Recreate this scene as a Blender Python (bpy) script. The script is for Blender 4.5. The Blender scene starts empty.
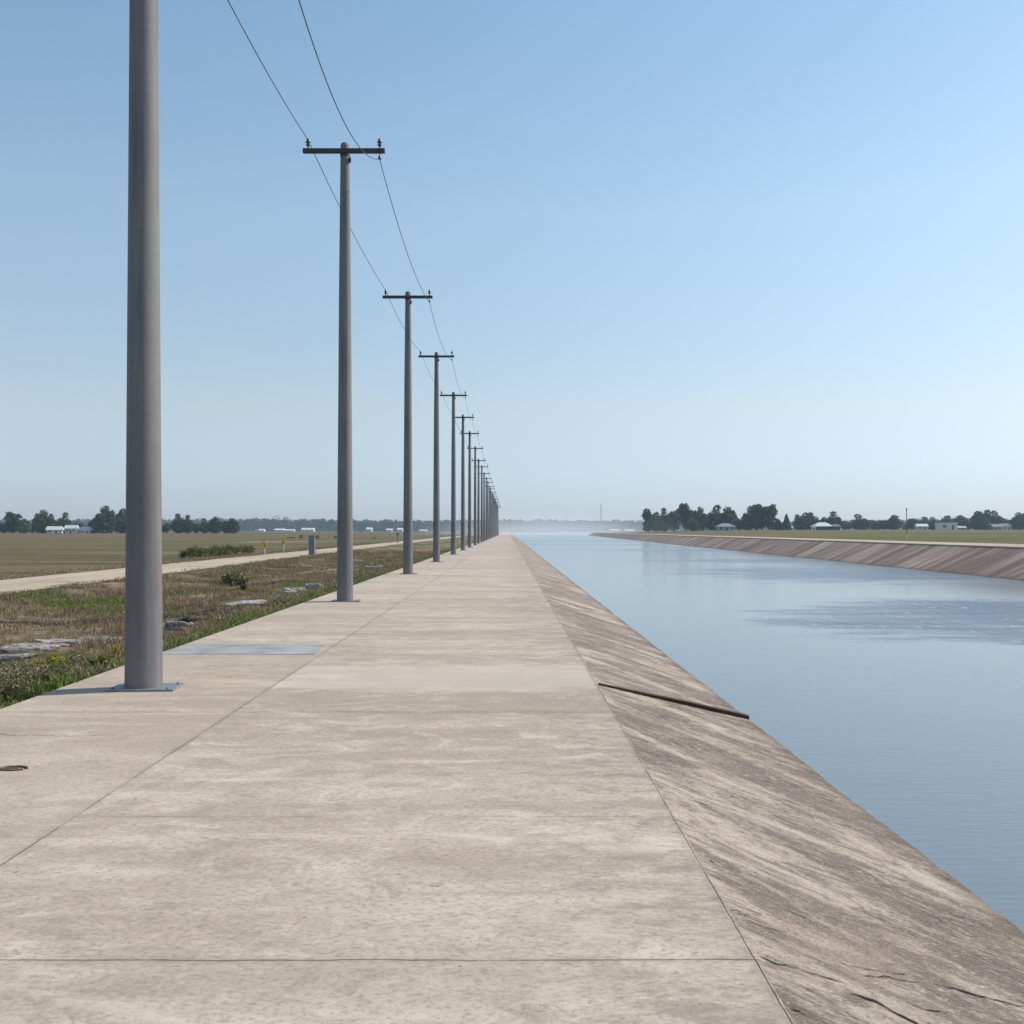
import bpy, math, random
import numpy as np
from mathutils import noise as mn, Vector

random.seed(7)
rng = np.random.default_rng(11)
R = math.radians
scene = bpy.context.scene
C = scene.collection

F = 1000.0            # focal length of the view in pixels
def at(px, Y):        # sideways distance of an image column at distance Y
    return (px - 508.0) * Y / F

# ------------------------------------------------------------------ object helpers
def tag(o, label=None, cat=None, group=None, kind=None):
    if label: o['label'] = label
    if cat: o['category'] = cat
    if group: o['group'] = group
    if kind: o['kind'] = kind
    return o

def empty(name, loc=(0, 0, 0), rz=0.0):
    o = bpy.data.objects.new(name, None)
    o.empty_display_size = 0.3
    C.objects.link(o)
    o.location = loc
    o.rotation_euler = (0, 0, rz)
    return o

class MB:
    """collects shapes, then links them as one mesh object"""
    def __init__(s):
        s.v = []; s.f = []; s.sm = []
    def add(s, vs, fs, smooth=False):
        n = len(s.v)
        s.v += [tuple(p) for p in vs]
        s.f += [tuple(n + i for i in f) for f in fs]
        s.sm += [smooth] * len(fs)
    def box(s, c, d, rz=0.0, rx=0.0, ry=0.0, bevel=0.0):
        cx, cy, cz = c; hx, hy, hz = d[0] / 2, d[1] / 2, d[2] / 2
        if bevel > 0:
            b = bevel
            rings = []
            for z, k in ((-hz, b), (-hz + b, 0), (hz - b, 0), (hz, b)):
                x, y = hx - k, hy - k
                rings.append([(-x + b, -y, z), (x - b, -y, z), (x, -y + b, z), (x, y - b, z),
                              (x - b, y, z), (-x + b, y, z), (-x, y - b, z), (-x, -y + b, z)])
            vs = [p for r in rings for p in r]
            fs = []
            for i in range(3):
                for j in range(8):
                    fs.append((i * 8 + j, i * 8 + (j + 1) % 8, (i + 1) * 8 + (j + 1) % 8, (i + 1) * 8 + j))
            fs.append(tuple(range(7, -1, -1))); fs.append(tuple(range(24, 32)))
        else:
            vs = [(-hx, -hy, -hz), (hx, -hy, -hz), (hx, hy, -hz), (-hx, hy, -hz),
                  (-hx, -hy, hz), (hx, -hy, hz), (hx, hy, hz), (-hx, hy, hz)]
            fs = [(3, 2, 1, 0), (4, 5, 6, 7), (0, 1, 5, 4), (1, 2, 6, 5), (2, 3, 7, 6), (3, 0, 4, 7)]
        from mathutils import Euler
        m = Euler((rx, ry, rz)).to_matrix()
        s.add([(m @ Vector(p)) + Vector(c) for p in vs], fs)
    def lathe(s, prof, c=(0, 0, 0), n=16, cap=True):
        """prof: list of (radius, z)"""
        vs = []
        for r, z in prof:
            for k in range(n):
                a = 2 * math.pi * k / n
                vs.append((c[0] + r * math.cos(a), c[1] + r * math.sin(a), c[2] + z))
        fs = []
        for i in range(len(prof) - 1):
            for k in range(n):
                fs.append((i * n + k, i * n + (k + 1) % n, (i + 1) * n + (k + 1) % n, (i + 1) * n + k))
        s.add(vs, fs, True)
        if cap:
            m = len(prof) - 1
            s.add([vs[m * n + k] for k in range(n)], [tuple(range(n))])
            s.add([vs[k] for k in range(n)], [tuple(range(n - 1, -1, -1))])
    def tube(s, pts, r, n=6, cap=True):
        pts = [Vector(p) for p in pts]
        rs = r if isinstance(r, (list, tuple)) else [r] * len(pts)
        vs = []
        for i, p in enumerate(pts):
            t = (pts[min(i + 1, len(pts) - 1)] - pts[max(i - 1, 0)]).normalized()
            up = Vector((0, 0, 1)) if abs(t.z) < 0.95 else Vector((1, 0, 0))
            a = t.cross(up).normalized(); b = t.cross(a).normalized()
            for k in range(n):
                w = 2 * math.pi * k / n
                vs.append(p + (a * math.cos(w) + b * math.sin(w)) * rs[i])
        fs = []
        for i in range(len(pts) - 1):
            for k in range(n):
                fs.append((i * n + k, (i + 1) * n + k, (i + 1) * n + (k + 1) % n, i * n + (k + 1) % n))
        s.add(vs, fs, True)
        if cap:
            m = len(pts) - 1
            s.add([vs[k] for k in range(n)], [tuple(range(n))])
            s.add([vs[m * n + k] for k in range(n)], [tuple(range(n - 1, -1, -1))])
    def build(s, name, mat, parent=None, loc=None):
        me = bpy.data.meshes.new(name)
        me.from_pydata(s.v, [], s.f)
        me.polygons.foreach_set('use_smooth', s.sm)
        me.materials.append(mat)
        o = bpy.data.objects.new(name, me)
        C.objects.link(o)
        if parent: o.parent = parent
        if loc: o.location = loc
        return o

def face_mesh(name, V, mats, mat_idx=None, smooth=False, parent=None):
    """V: (n,k,3) array, one k-sided face per row"""
    n, k = V.shape[0], V.shape[1]
    me = bpy.data.meshes.new(name)
    me.vertices.add(n * k)
    me.vertices.foreach_set('co', V.reshape(-1).astype(np.float32))
    me.loops.add(n * k)
    me.loops.foreach_set('vertex_index', np.arange(n * k, dtype=np.int32))
    me.polygons.add(n)
    me.polygons.foreach_set('loop_start', np.arange(0, n * k, k, dtype=np.int32))
    if mat_idx is not None:
        me.polygons.foreach_set('material_index', mat_idx.astype(np.int32))
    me.update(calc_edges=True)
    for m in (mats if isinstance(mats, (list, tuple)) else [mats]):
        me.materials.append(m)
    o = bpy.data.objects.new(name, me)
    C.objects.link(o)
    if parent: o.parent = parent
    return o

def grid_mesh(name, XS, YS, fz, mat, smooth=True, fx=None, attr=None):
    """sheet over XS x YS (arrays); fz(x,y)->z; fx(x,y)->x shift"""
    nx, ny = len(XS), len(YS)
    vs = np.empty((ny, nx, 3))
    for j, y in enumerate(YS):
        for i, x in enumerate(XS):
            xx = fx(x, y) if fx else x
            vs[j, i] = (xx, y, fz(xx, y))
    idx = np.arange(nx * ny).reshape(ny, nx)
    f = np.stack([idx[:-1, :-1], idx[:-1, 1:], idx[1:, 1:], idx[1:, :-1]], -1).reshape(-1, 4)
    me = bpy.data.meshes.new(name)
    me.vertices.add(nx * ny)
    me.vertices.foreach_set('co', vs.reshape(-1).astype(np.float32))
    me.loops.add(f.size)
    me.loops.foreach_set('vertex_index', f.reshape(-1).astype(np.int32))
    me.polygons.add(len(f))
    me.polygons.foreach_set('loop_start', np.arange(0, f.size, 4, dtype=np.int32))
    me.update(calc_edges=True)
    me.polygons.foreach_set('use_smooth', [smooth] * len(f))
    if attr:
        a = me.attributes.new(attr[0], 'FLOAT', 'POINT')
        a.data.foreach_set('value', [attr[1](*vs.reshape(-1, 3)[k][:2]) for k in range(nx * ny)])
    me.materials.append(mat)
    o = bpy.data.objects.new(name, me)
    C.objects.link(o)
    return o

def spaced(stops):
    """[(start, step), ..., (end, None)] -> coordinates"""
    out = []
    for (a, st), (b, _) in zip(stops[:-1], stops[1:]):
        n = max(1, int(round((b - a) / st)))
        out += [a + (b - a) * k / n for k in range(n)]
    out.append(stops[-1][0])
    return out

def fade_steps(a, b, first, grow):
    out = [a]; st = first
    while out[-1] + st < b:
        out.append(out[-1] + st); st *= grow
    out.append(b)
    return out

def sstep(a, b, x):
    t = min(1.0, max(0.0, (x - a) / (b - a)))
    return t * t * (3 - 2 * t)

def nz(x, y, z=0.0, s=1.0):
    return mn.noise(Vector((x * s, y * s, z)))

# ------------------------------------------------------------------ node helpers
class NT:
    def __init__(s, name, disp=False):
        s.m = bpy.data.materials.new(name)
        s.m.use_nodes = True
        s.t = s.m.node_tree
        s.b = s.t.nodes['Principled BSDF']
        s.out = s.t.nodes['Material Output']
        s._co = None
    def n(s, typ, **kw):
        nd = s.t.nodes.new(typ)
        for k, v in kw.items():
            setattr(nd, k, v)
        return nd
    def link(s, a, b): s.t.links.new(a, b)
    def co(s):
        if s._co is None:
            s._co = s.n('ShaderNodeNewGeometry').outputs['Position']
        return s._co
    def objco(s):
        return s.n('ShaderNodeTexCoord').outputs['Object']
    def mapped(s, sc=(1, 1, 1), loc=(0, 0, 0), rot=(0, 0, 0), src=None):
        mp = s.n('ShaderNodeMapping')
        mp.inputs['Scale'].default_value = sc
        mp.inputs['Location'].default_value = loc
        if any(rot):
            pr = s.n('ShaderNodeMapping'); pr.inputs['Rotation'].default_value = rot
            s.link(src or s.co(), pr.inputs['Vector']); s.link(pr.outputs['Vector'], mp.inputs['Vector'])
        else:
            s.link(src or s.co(), mp.inputs['Vector'])
        return mp.outputs['Vector']
    def noise(s, scale, detail=4, rough=0.55, sc=None, loc=(0, 0, 0), dist=0.0, src=None, rot=(0, 0, 0)):
        t = s.n('ShaderNodeTexNoise')
        t.inputs['Scale'].default_value = scale
        t.inputs['Detail'].default_value = detail
        t.inputs['Roughness'].default_value = rough
        t.inputs['Distortion'].default_value = dist
        s.link(s.mapped(sc or (1, 1, 1), loc, rot, src), t.inputs['Vector'])
        return t.outputs['Fac']
    def ramp(s, fac, stops, interp='LINEAR'):
        r = s.n('ShaderNodeValToRGB')
        cr = r.color_ramp; cr.interpolation = interp
        while len(cr.elements) < len(stops): cr.elements.new(0.5)
        for e, (p, c) in zip(cr.elements, stops):
            e.position = p
            e.color = (c, c, c, 1) if not isinstance(c, (tuple, list)) else (*c, 1)
        s.link(fac, r.inputs['Fac'])
        return r.outputs['Color']
    def mix(s, fac, a, b, mode='MIX'):
        m = s.n('ShaderNodeMix', data_type='RGBA', blend_type=mode)
        for sock, v in ((m.inputs[0], fac), (m.inputs[6], a), (m.inputs[7], b)):
            if isinstance(v, (int, float)): sock.default_value = v
            elif isinstance(v, (tuple, list)): sock.default_value = (*v, 1)
            else: s.link(v, sock)
        return m.outputs[2]
    def math(s, op, a, b=None, c=None, clamp=False):
        m = s.n('ShaderNodeMath', operation=op)
        m.use_clamp = clamp
        for i, v in enumerate((a, b, c)):
            if v is None: continue
            if isinstance(v, (int, float)): m.inputs[i].default_value = v
            else: s.link(v, m.inputs[i])
        return m.outputs[0]
    def xyz(s, src=None):
        x = s.n('ShaderNodeSeparateXYZ')
        s.link(src or s.co(), x.inputs[0])
        return x.outputs
    def bump(s, h, strength=0.5, dist=0.01, normal=None):
        b = s.n('ShaderNodeBump')
        b.inputs['Strength'].default_value = strength if isinstance(strength, (int, float)) else 1
        if not isinstance(strength, (int, float)): s.link(strength, b.inputs['Strength'])
        b.inputs['Distance'].default_value = dist
        s.link(h, b.inputs['Height'])
        if normal: s.link(normal, b.inputs['Normal'])
        return b.outputs['Normal']
    def fin(s, color=None, rough=0.8, normal=None, spec=0.3, metal=0.0):
        b = s.b
        if color is not None:
            if isinstance(color, (tuple, list)): b.inputs['Base Color'].default_value = (*color, 1)
            else: s.link(color, b.inputs['Base Color'])
        if isinstance(rough, (int, float)): b.inputs['Roughness'].default_value = rough
        else: s.link(rough, b.inputs['Roughness'])
        b.inputs['Specular IOR Level'].default_value = spec
        b.inputs['Metallic'].default_value = metal
        if normal: s.link(normal, b.inputs['Normal'])
        return s.m
    def line(s, coord, pos, width, wob=None, amp=0.0):
        """1 on a thin line where coord == pos"""
        c = coord
        if wob is not None:
            c = s.math('ADD', c, s.math('MULTIPLY', s.math('SUBTRACT', wob, 0.5), amp))
        d = s.math('ABSOLUTE', s.math('SUBTRACT', c, pos))
        return s.math('SUBTRACT', 1.0, s.math('DIVIDE', d, width), clamp=True)

# ------------------------------------------------------------------ materials
def concrete_top():
    t = NT('weathered_concrete')
    x, y, z = t.xyz()
    big = t.noise(0.35, 6, 0.6, sc=(0.45, 1.5, 1))
    streak = t.noise(1.0, 6, 0.65, sc=(0.35, 2.6, 1), loc=(3, 1, 0), dist=0.5)
    mott = t.noise(2.6, 11, 0.74, sc=(0.9, 1.2, 1), loc=(9, 4, 0), dist=0.6)
    fine = t.noise(34, 7, 0.78, sc=(0.85, 1.15, 1))
    grain = t.noise(210, 2, 0.6)
    col = t.ramp(big, [(0.38, (0.36, 0.295, 0.245)), (0.5, (0.43, 0.36, 0.305)), (0.62, (0.50, 0.43, 0.365))])
    col = t.mix(t.ramp(streak, [(0.48, 0.0), (0.60, 0.45)]), col, (0.31, 0.255, 0.205))
    col = t.mix(t.ramp(streak, [(0.32, 0.6), (0.44, 0.0)]), col, (0.58, 0.50, 0.415))
    col = t.mix(t.ramp(mott, [(0.39, 0.7), (0.475, 0.0)]), col, (0.295, 0.248, 0.207))
    col = t.mix(t.ramp(mott, [(0.52, 0.0), (0.63, 0.6)]), col, (0.60, 0.53, 0.46))
    # warmer, sandier outer strip beside the verge
    warm = t.math('MULTIPLY', t.ramp(t.math('MULTIPLY_ADD', x, -1.0, -2.58), [(0.0, 0.0), (0.01, 0.6)]), t.ramp(t.noise(0.7, 4, 0.6, sc=(0.5, 1.6, 1), loc=(2, 7, 0)), [(0.4, 0.2), (0.6, 0.9)]))
    col = t.mix(warm, col, t.mix(0.5, col, (0.47, 0.385, 0.295)))
    blot = t.noise(1.3, 3, 0.6, sc=(0.6, 1.6, 1), loc=(31, 5, 0))
    col = t.mix(t.ramp(blot, [(0.63, 0.0), (0.75, 0.22)]), col, (0.50, 0.37, 0.26))
    col = t.mix(t.ramp(fine, [(0.37, 0.7), (0.50, 0.0)]), col, (0.21, 0.18, 0.155))
    col = t.mix(t.ramp(fine, [(0.52, 0.0), (0.68, 0.35)]), col, (0.55, 0.51, 0.45))
    col = t.mix(t.ramp(grain, [(0.3, 0.35), (0.5, 0.0)]), col, (0.17, 0.15, 0.135))
    pits = t.noise(16, 2, 0.5, sc=(0.6, 1, 1), loc=(5, 5, 0))
    pm = t.ramp(pits, [(0.755, 0.0), (0.78, 0.7)])
    col = t.mix(pm, col, (0.14, 0.115, 0.095))
    wash = t.noise(1.0, 7, 0.62, sc=(0.5, 1.1, 1), loc=(50, 20, 0), dist=1.6)
    col = t.mix(t.ramp(wash, [(0.50, 0.0), (0.545, 0.22), (0.57, 0.06), (0.68, 0.22)]), col, (0.27, 0.235, 0.20))
    col = t.mix(t.ramp(wash, [(0.30, 0.5), (0.42, 0.0)]), col, (0.60, 0.545, 0.47))
    rim = t.math('MULTIPLY', t.ramp(t.math('MULTIPLY_ADD', x, 0.8, 0.3), [(0.0, 0.0), (0.9, 1.0)]), t.ramp(t.noise(5.0, 8, 0.8, sc=(0.7, 1.2, 1), loc=(2, 2, 2)), [(0.48, 0.0), (0.60, 0.75)]))
    col = t.mix(rim, col, (0.215, 0.19, 0.165))
    edge_n = t.math('MULTIPLY', t.math('SUBTRACT', t.noise(1.3, 5, 0.65, sc=(0.6, 1.3, 1), loc=(4, 4, 4)), 0.5), 1.6)
    worn = t.math('SUBTRACT', 1.0, t.math('DIVIDE', t.math('ABSOLUTE', t.math('ADD', t.math('SUBTRACT', y, 11.6), edge_n)), 1.1), clamp=True)
    worn = t.math('MULTIPLY', t.ramp(worn, [(0.0, 0.0), (0.25, 0.55)]), t.math('GREATER_THAN', x, -2.58))
    col = t.mix(worn, col, (0.50, 0.46, 0.41))
    dx = t.math('DIVIDE', t.math('ADD', x, 2.95), 0.75); dy = t.math('DIVIDE', t.math('ADD', t.math('SUBTRACT', y, 11.1), edge_n), 0.5)
    tan_ = t.ramp(t.math('ADD', t.math('MULTIPLY', dx, dx), t.math('MULTIPLY', dy, dy)), [(0.1, 0.6), (1.0, 0.0)])
    col = t.mix(t.math('MULTIPLY', tan_, t.ramp(streak, [(0.42, 1.0), (0.56, 0.15)])), col, (0.62, 0.53, 0.41))
    slab = t.n('ShaderNodeTexWhiteNoise', noise_dimensions='2D')
    cmb = t.n('ShaderNodeCombineXYZ')
    t.link(t.math('FLOOR', t.math('DIVIDE', t.math('SUBTRACT', y, 3.96), 4.9)), cmb.inputs[0])
    t.link(t.math('GREATER_THAN', x, -2.58), cmb.inputs[1])
    t.link(cmb.outputs[0], slab.inputs['Vector'])
    col = t.mix(t.math('MULTIPLY', slab.outputs['Value'], 0.32), col, (0.30, 0.25, 0.205))
    col = t.mix(1.0, col, (1.10, 1.06, 1.01), 'MULTIPLY')
    wob = t.noise(1.6, 5, 0.65)
    brk = t.ramp(t.noise(2.4, 5, 0.7, loc=(6, 6, 6)), [(0.36, 0.25), (0.56, 1.0)])
    wob2 = t.noise(9, 4, 0.7)
    lm = None
    ys = [(3.96, .007), (9.39, .010), (13.72, .011)] + [(18.6 + 4.9 * k, .010) for k in range(14)]
    for yy, w in ys:
        l = t.line(y, yy, w, wob, 0.05)
        lm = l if lm is None else t.math('MAXIMUM', lm, l)
    l = t.math('MULTIPLY', t.line(y, 5.95, .008, wob, 0.06), t.ramp(t.noise(1.1, 2), [(0.42, 0.0), (0.6, 0.6)]))
    lm = t.math('MAXIMUM', lm, l)
    # a crack that stays on the outer strip only
    l = t.math('MULTIPLY', t.line(y, 8.33, .014, wob, 0.5), t.ramp(t.math('MULTIPLY_ADD', x, -1.0, -3.15), [(0.0, 0.0), (0.5, 1.0)]))
    lm = t.math('MAXIMUM', lm, l)
    lon = t.line(x, -2.58, .0065, wob2, 0.022)
    edge = t.line(x, 0.978, .0045, wob2, 0.016)
    lm = t.math('MAXIMUM', lm, t.math('MAXIMUM', lon, edge))
    lm = t.math('MULTIPLY', lm, brk)
    dirt = None
    for c, p in ((x, -2.58), (x, 0.975), (y, 3.96), (y, 9.39)):
        l = t.line(c, p, .05, wob2, 0.09)
        dirt = l if dirt is None else t.math('MAXIMUM', dirt, l)
    col = t.mix(t.math('MULTIPLY', t.math('MULTIPLY', dirt, brk), 0.35), col, (0.20, 0.165, 0.135))
    col = t.mix(t.math('MULTIPLY', t.math('POWER', lm, 0.5), 0.85), col, (0.105, 0.085, 0.07))
    h = t.math('ADD', t.math('MULTIPLY', fine, 0.5), t.math('MULTIPLY', mott, 0.7))
    h = t.math('ADD', h, t.math('MULTIPLY', grain, 0.22))
    h = t.math('SUBTRACT', h, t.math('MULTIPLY', lm, 0.9))
    h = t.math('SUBTRACT', h, t.math('MULTIPLY', pm, 0.5))
    return t.fin(col, 0.88, t.bump(h, 0.7, 0.008), 0.25)

def concrete_slope():
    t = NT('stained_lining_concrete')
    x, y, z = t.xyz()
    # run-off stains lie down the slope, across the canal
    s1 = t.noise(1.0, 6, 0.62, sc=(0.38, 1.5, 0.3), dist=1.0, rot=(0, 0, 0.92))
    s2 = t.noise(1.0, 9, 0.72, sc=(1.6, 4.0, 1), loc=(4, 2, 0), dist=1.8, rot=(0, 0, 0.75))
    s3 = t.noise(1.0, 9, 0.78, sc=(9.0, 17.0, 3), loc=(1, 9, 0), dist=1.6, rot=(0, 0, 0.5))
    patch = t.noise(0.55, 5, 0.6, sc=(1.2, 1, 1), loc=(20, 0, 0), dist=0.4)
    grain = t.noise(70, 6, 0.8, sc=(0.8, 1.3, 1))
    col = t.ramp(s1, [(0.44, (0.175, 0.145, 0.125)), (0.505, (0.225, 0.187, 0.160)), (0.54, (0.36, 0.302, 0.255)), (0.62, (0.50, 0.43, 0.365))])
    col = t.mix(t.ramp(s2, [(0.40, 0.8), (0.51, 0.0)]), col, (0.145, 0.118, 0.102))
    col = t.mix(t.ramp(s2, [(0.53, 0.0), (0.62, 0.6)]), col, (0.50, 0.43, 0.365))
    col = t.mix(t.ramp(s3, [(0.36, 0.6), (0.49, 0.0)]), col, (0.14, 0.118, 0.102))
    col = t.mix(t.ramp(s3, [(0.53, 0.0), (0.62, 0.45)]), col, (0.58, 0.52, 0.45))
    col = t.mix(t.ramp(patch, [(0.56, 0.0), (0.7, 0.5)]), col, (0.41, 0.32, 0.25))
    col = t.mix(t.ramp(patch, [(0.30, 0.35), (0.42, 0.0)]), col, (0.19, 0.165, 0.165))
    col = t.mix(t.ramp(grain, [(0.36, 0.6), (0.5, 0.0)]), col, (0.09, 0.075, 0.065))
    col = t.mix(t.ramp(grain, [(0.54, 0.0), (0.66, 0.45)]), col, (0.62, 0.55, 0.48))
    # scattered chips and broken veins
    vein = t.noise(1.0, 8, 0.62, sc=(1.6, 6.5, 1), loc=(7, 3, 0), dist=1.8, rot=(0, 0, 0.45))
    vm = t.math('MULTIPLY', t.ramp(vein, [(0.488, 0.0), (0.499, 1.0), (0.503, 1.0), (0.512, 0.0)]),
                t.ramp(t.noise(1.6, 3, loc=(3, 3, 3)), [(0.5, 0.0), (0.62, 0.75)]))
    col = t.mix(vm, col, (0.075, 0.058, 0.048))
    chips = t.noise(26, 5, 0.75, sc=(0.7, 1.3, 1), loc=(11, 4, 0))
    chm = t.math('MULTIPLY', t.ramp(chips, [(0.60, 0.0), (0.64, 0.8)]), t.ramp(t.noise(1.2, 4, 0.6, loc=(5, 8, 1)), [(0.45, 0.0), (0.58, 1.0)]))
    col = t.mix(chm, col, (0.60, 0.54, 0.47))
    chd = t.math('MULTIPLY', t.ramp(chips, [(0.34, 0.8), (0.39, 0.0)]), t.ramp(t.noise(1.4, 4, 0.6, loc=(15, 8, 1)), [(0.45, 0.0), (0.58, 1.0)]))
    col = t.mix(chd, col, (0.10, 0.08, 0.068))
    # damp band just over the water
    wet = t.ramp(t.math('ADD', z, t.math('MULTIPLY', s3, 0.035)), [(0.0, 0.0), (1.0, 1.0)])
    wb = t.math('SUBTRACT', 1.0, t.math('DIVIDE', t.math('ADD', t.math('ADD', z, 2.09), t.math('MULTIPLY', t.math('SUBTRACT', s3, 0.5), 0.05)), 0.05), clamp=True)
    col = t.mix(t.math('MULTIPLY', wb, 0.85), col, (0.11, 0.085, 0.055))
    col = t.mix(1.0, col, (1.0, 0.95, 0.91), 'MULTIPLY')
    h = t.math('ADD', t.math('MULTIPLY', s3, 0.9), t.math('MULTIPLY', grain, 0.5))
    h = t.math('ADD', h, t.math('MULTIPLY', s2, 1.2))
    h = t.math('SUBTRACT', h, t.math('MULTIPLY', vm, 0.8))
    return t.fin(col, 0.85, t.bump(h, 0.9, 0.013), 0.3)

def far_bank_mat():
    t = NT('streaked_bank_concrete')
    # panels and stains run straight down the bank
    s1 = t.noise(1.0, 4, 0.6, sc=(0.07, 0.42, 0.05), dist=0.3)
    s2 = t.noise(1.0, 5, 0.65, sc=(0.15, 1.7, 0.2), loc=(4, 2, 0), dist=0.4)
    s3 = t.noise(1.0, 6, 0.6, sc=(0.8, 2.5, 2), loc=(8, 2, 0))
    col = t.ramp(s1, [(0.42, (0.17, 0.135, 0.118)), (0.5, (0.25, 0.205, 0.178)), (0.58, (0.38, 0.32, 0.275))])
    col = t.mix(t.ramp(s2, [(0.38, 0.55), (0.5, 0.0)]), col, (0.15, 0.12, 0.105))
    col = t.mix(t.ramp(s2, [(0.53, 0.0), (0.60, 0.5)]), col, (0.46, 0.40, 0.345))
    col = t.mix(t.ramp(s3, [(0.4, 0.3), (0.52, 0.0)]), col, (0.17, 0.145, 0.125))
    x, y, z = t.xyz()
    wb = t.math('SUBTRACT', 1.0, t.math('DIVIDE', t.math('ADD', z, 2.08), 0.12), clamp=True)
    col = t.mix(t.math('MULTIPLY', wb, 0.7), col, (0.10, 0.08, 0.06))
    col = t.mix(1.0, col, (1.08, 0.96, 0.86), 'MULTIPLY')
    return t.fin(col, 0.9, t.bump(s2, 0.5, 0.03), 0.2)

def ground_mat(name, kind):
    t = NT(name)
    a = t.noise(0.05, 5, 0.6, sc=(0.35, 1.6, 1))
    b = t.noise(0.9, 7, 0.7, sc=(0.7, 1.1, 1), loc=(5, 2, 0))
    c = t.noise(14, 6, 0.75, loc=(1, 1, 0))
    if kind == 'verge':
        at_ = t.n('ShaderNodeAttribute', attribute_name='green').outputs['Fac']
        col = t.ramp(b, [(0.38, (0.10, 0.078, 0.045)), (0.46, (0.17, 0.142, 0.075)), (0.54, (0.21, 0.155, 0.10)), (0.62, (0.33, 0.25, 0.175))])
        col = t.mix(t.ramp(at_, [(0.35, 0.0), (0.6, 1.0)]), col, t.ramp(b, [(0.35, (0.045, 0.062, 0.018)), (0.65, (0.10, 0.125, 0.035))]))
        col = t.mix(t.ramp(c, [(0.36, 0.65), (0.5, 0.0)]), col, (0.055, 0.042, 0.028))
        col = t.mix(t.ramp(c, [(0.55, 0.0), (0.7, 0.5)]), col, (0.32, 0.255, 0.19))
        return t.fin(col, 0.95, t.bump(c, 1.0, 0.05), 0.1)
    if kind == 'left':
        col0 = t.noise(1.0, 5, 0.7, sc=(0.03, 0.5, 1), loc=(8, 3, 0))
        st = [(0.40, (0.085, 0.080, 0.030)), (0.46, (0.165, 0.117, 0.064)), (0.53, (0.115, 0.100, 0.042)), (0.60, (0.20, 0.142, 0.082))]
    else:
        st = [(0.40, (0.095, 0.092, 0.028)), (0.5, (0.135, 0.115, 0.044)), (0.60, (0.165, 0.132, 0.066))]
    col = t.ramp(a, st)
    col = t.mix(t.ramp(b, [(0.36, 0.6), (0.5, 0.0)]), col, (0.075, 0.075, 0.03))
    col = t.mix(t.ramp(b, [(0.53, 0.0), (0.68, 0.45)]), col, (0.27, 0.215, 0.13))
    band = t.noise(0.03, 3, 0.5, sc=(0.12, 1.0, 1), loc=(40, 0, 0))
    if kind == 'left':
        col = t.mix(t.ramp(col0, [(0.40, 0.8), (0.5, 0.0)]), col, (0.055, 0.056, 0.025))
        col = t.mix(t.ramp(col0, [(0.53, 0.0), (0.62, 0.5)]), col, (0.26, 0.19, 0.115))
    col = t.mix(t.ramp(band, [(0.52, 0.0), (0.60, 0.5)]), col, (0.085, 0.095, 0.03))
    col = t.mix(t.ramp(c, [(0.38, 0.4), (0.5, 0.0)]), col, (0.055, 0.055, 0.025))
    return t.fin(col, 0.95, t.bump(c, 0.8, 0.05), 0.1)

def gravel_mat():
    t = NT('pale_gravel')
    a = t.noise(0.3, 5, 0.6, sc=(2.2, 0.25, 1))
    b = t.noise(18, 5, 0.7)
    col = t.ramp(a, [(0.35, (0.36, 0.295, 0.215)), (0.6, (0.49, 0.41, 0.31))])
    col = t.mix(t.ramp(b, [(0.36, 0.5), (0.52, 0.0)]), col, (0.24, 0.19, 0.14))
    return t.fin(col, 0.95, t.bump(b, 0.6, 0.02), 0.1)

def blade_mat(name, stops, trans=0.25):
    t = NT(name)
    g = t.n('ShaderNodeNewGeometry')
    col = t.ramp(g.outputs['Random Per Island'], stops)
    tr = t.n('ShaderNodeBsdfTranslucent')
    t.link(col, tr.inputs['Color'])
    t.fin(col, 0.8, None, 0.15)
    mx = t.n('ShaderNodeMixShader'); mx.inputs[0].default_value = trans
    t.link(t.b.outputs[0], mx.inputs[1]); t.link(tr.outputs[0], mx.inputs[2])
    t.link(mx.outputs[0], t.out.inputs['Surface'])
    return t.m

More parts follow.
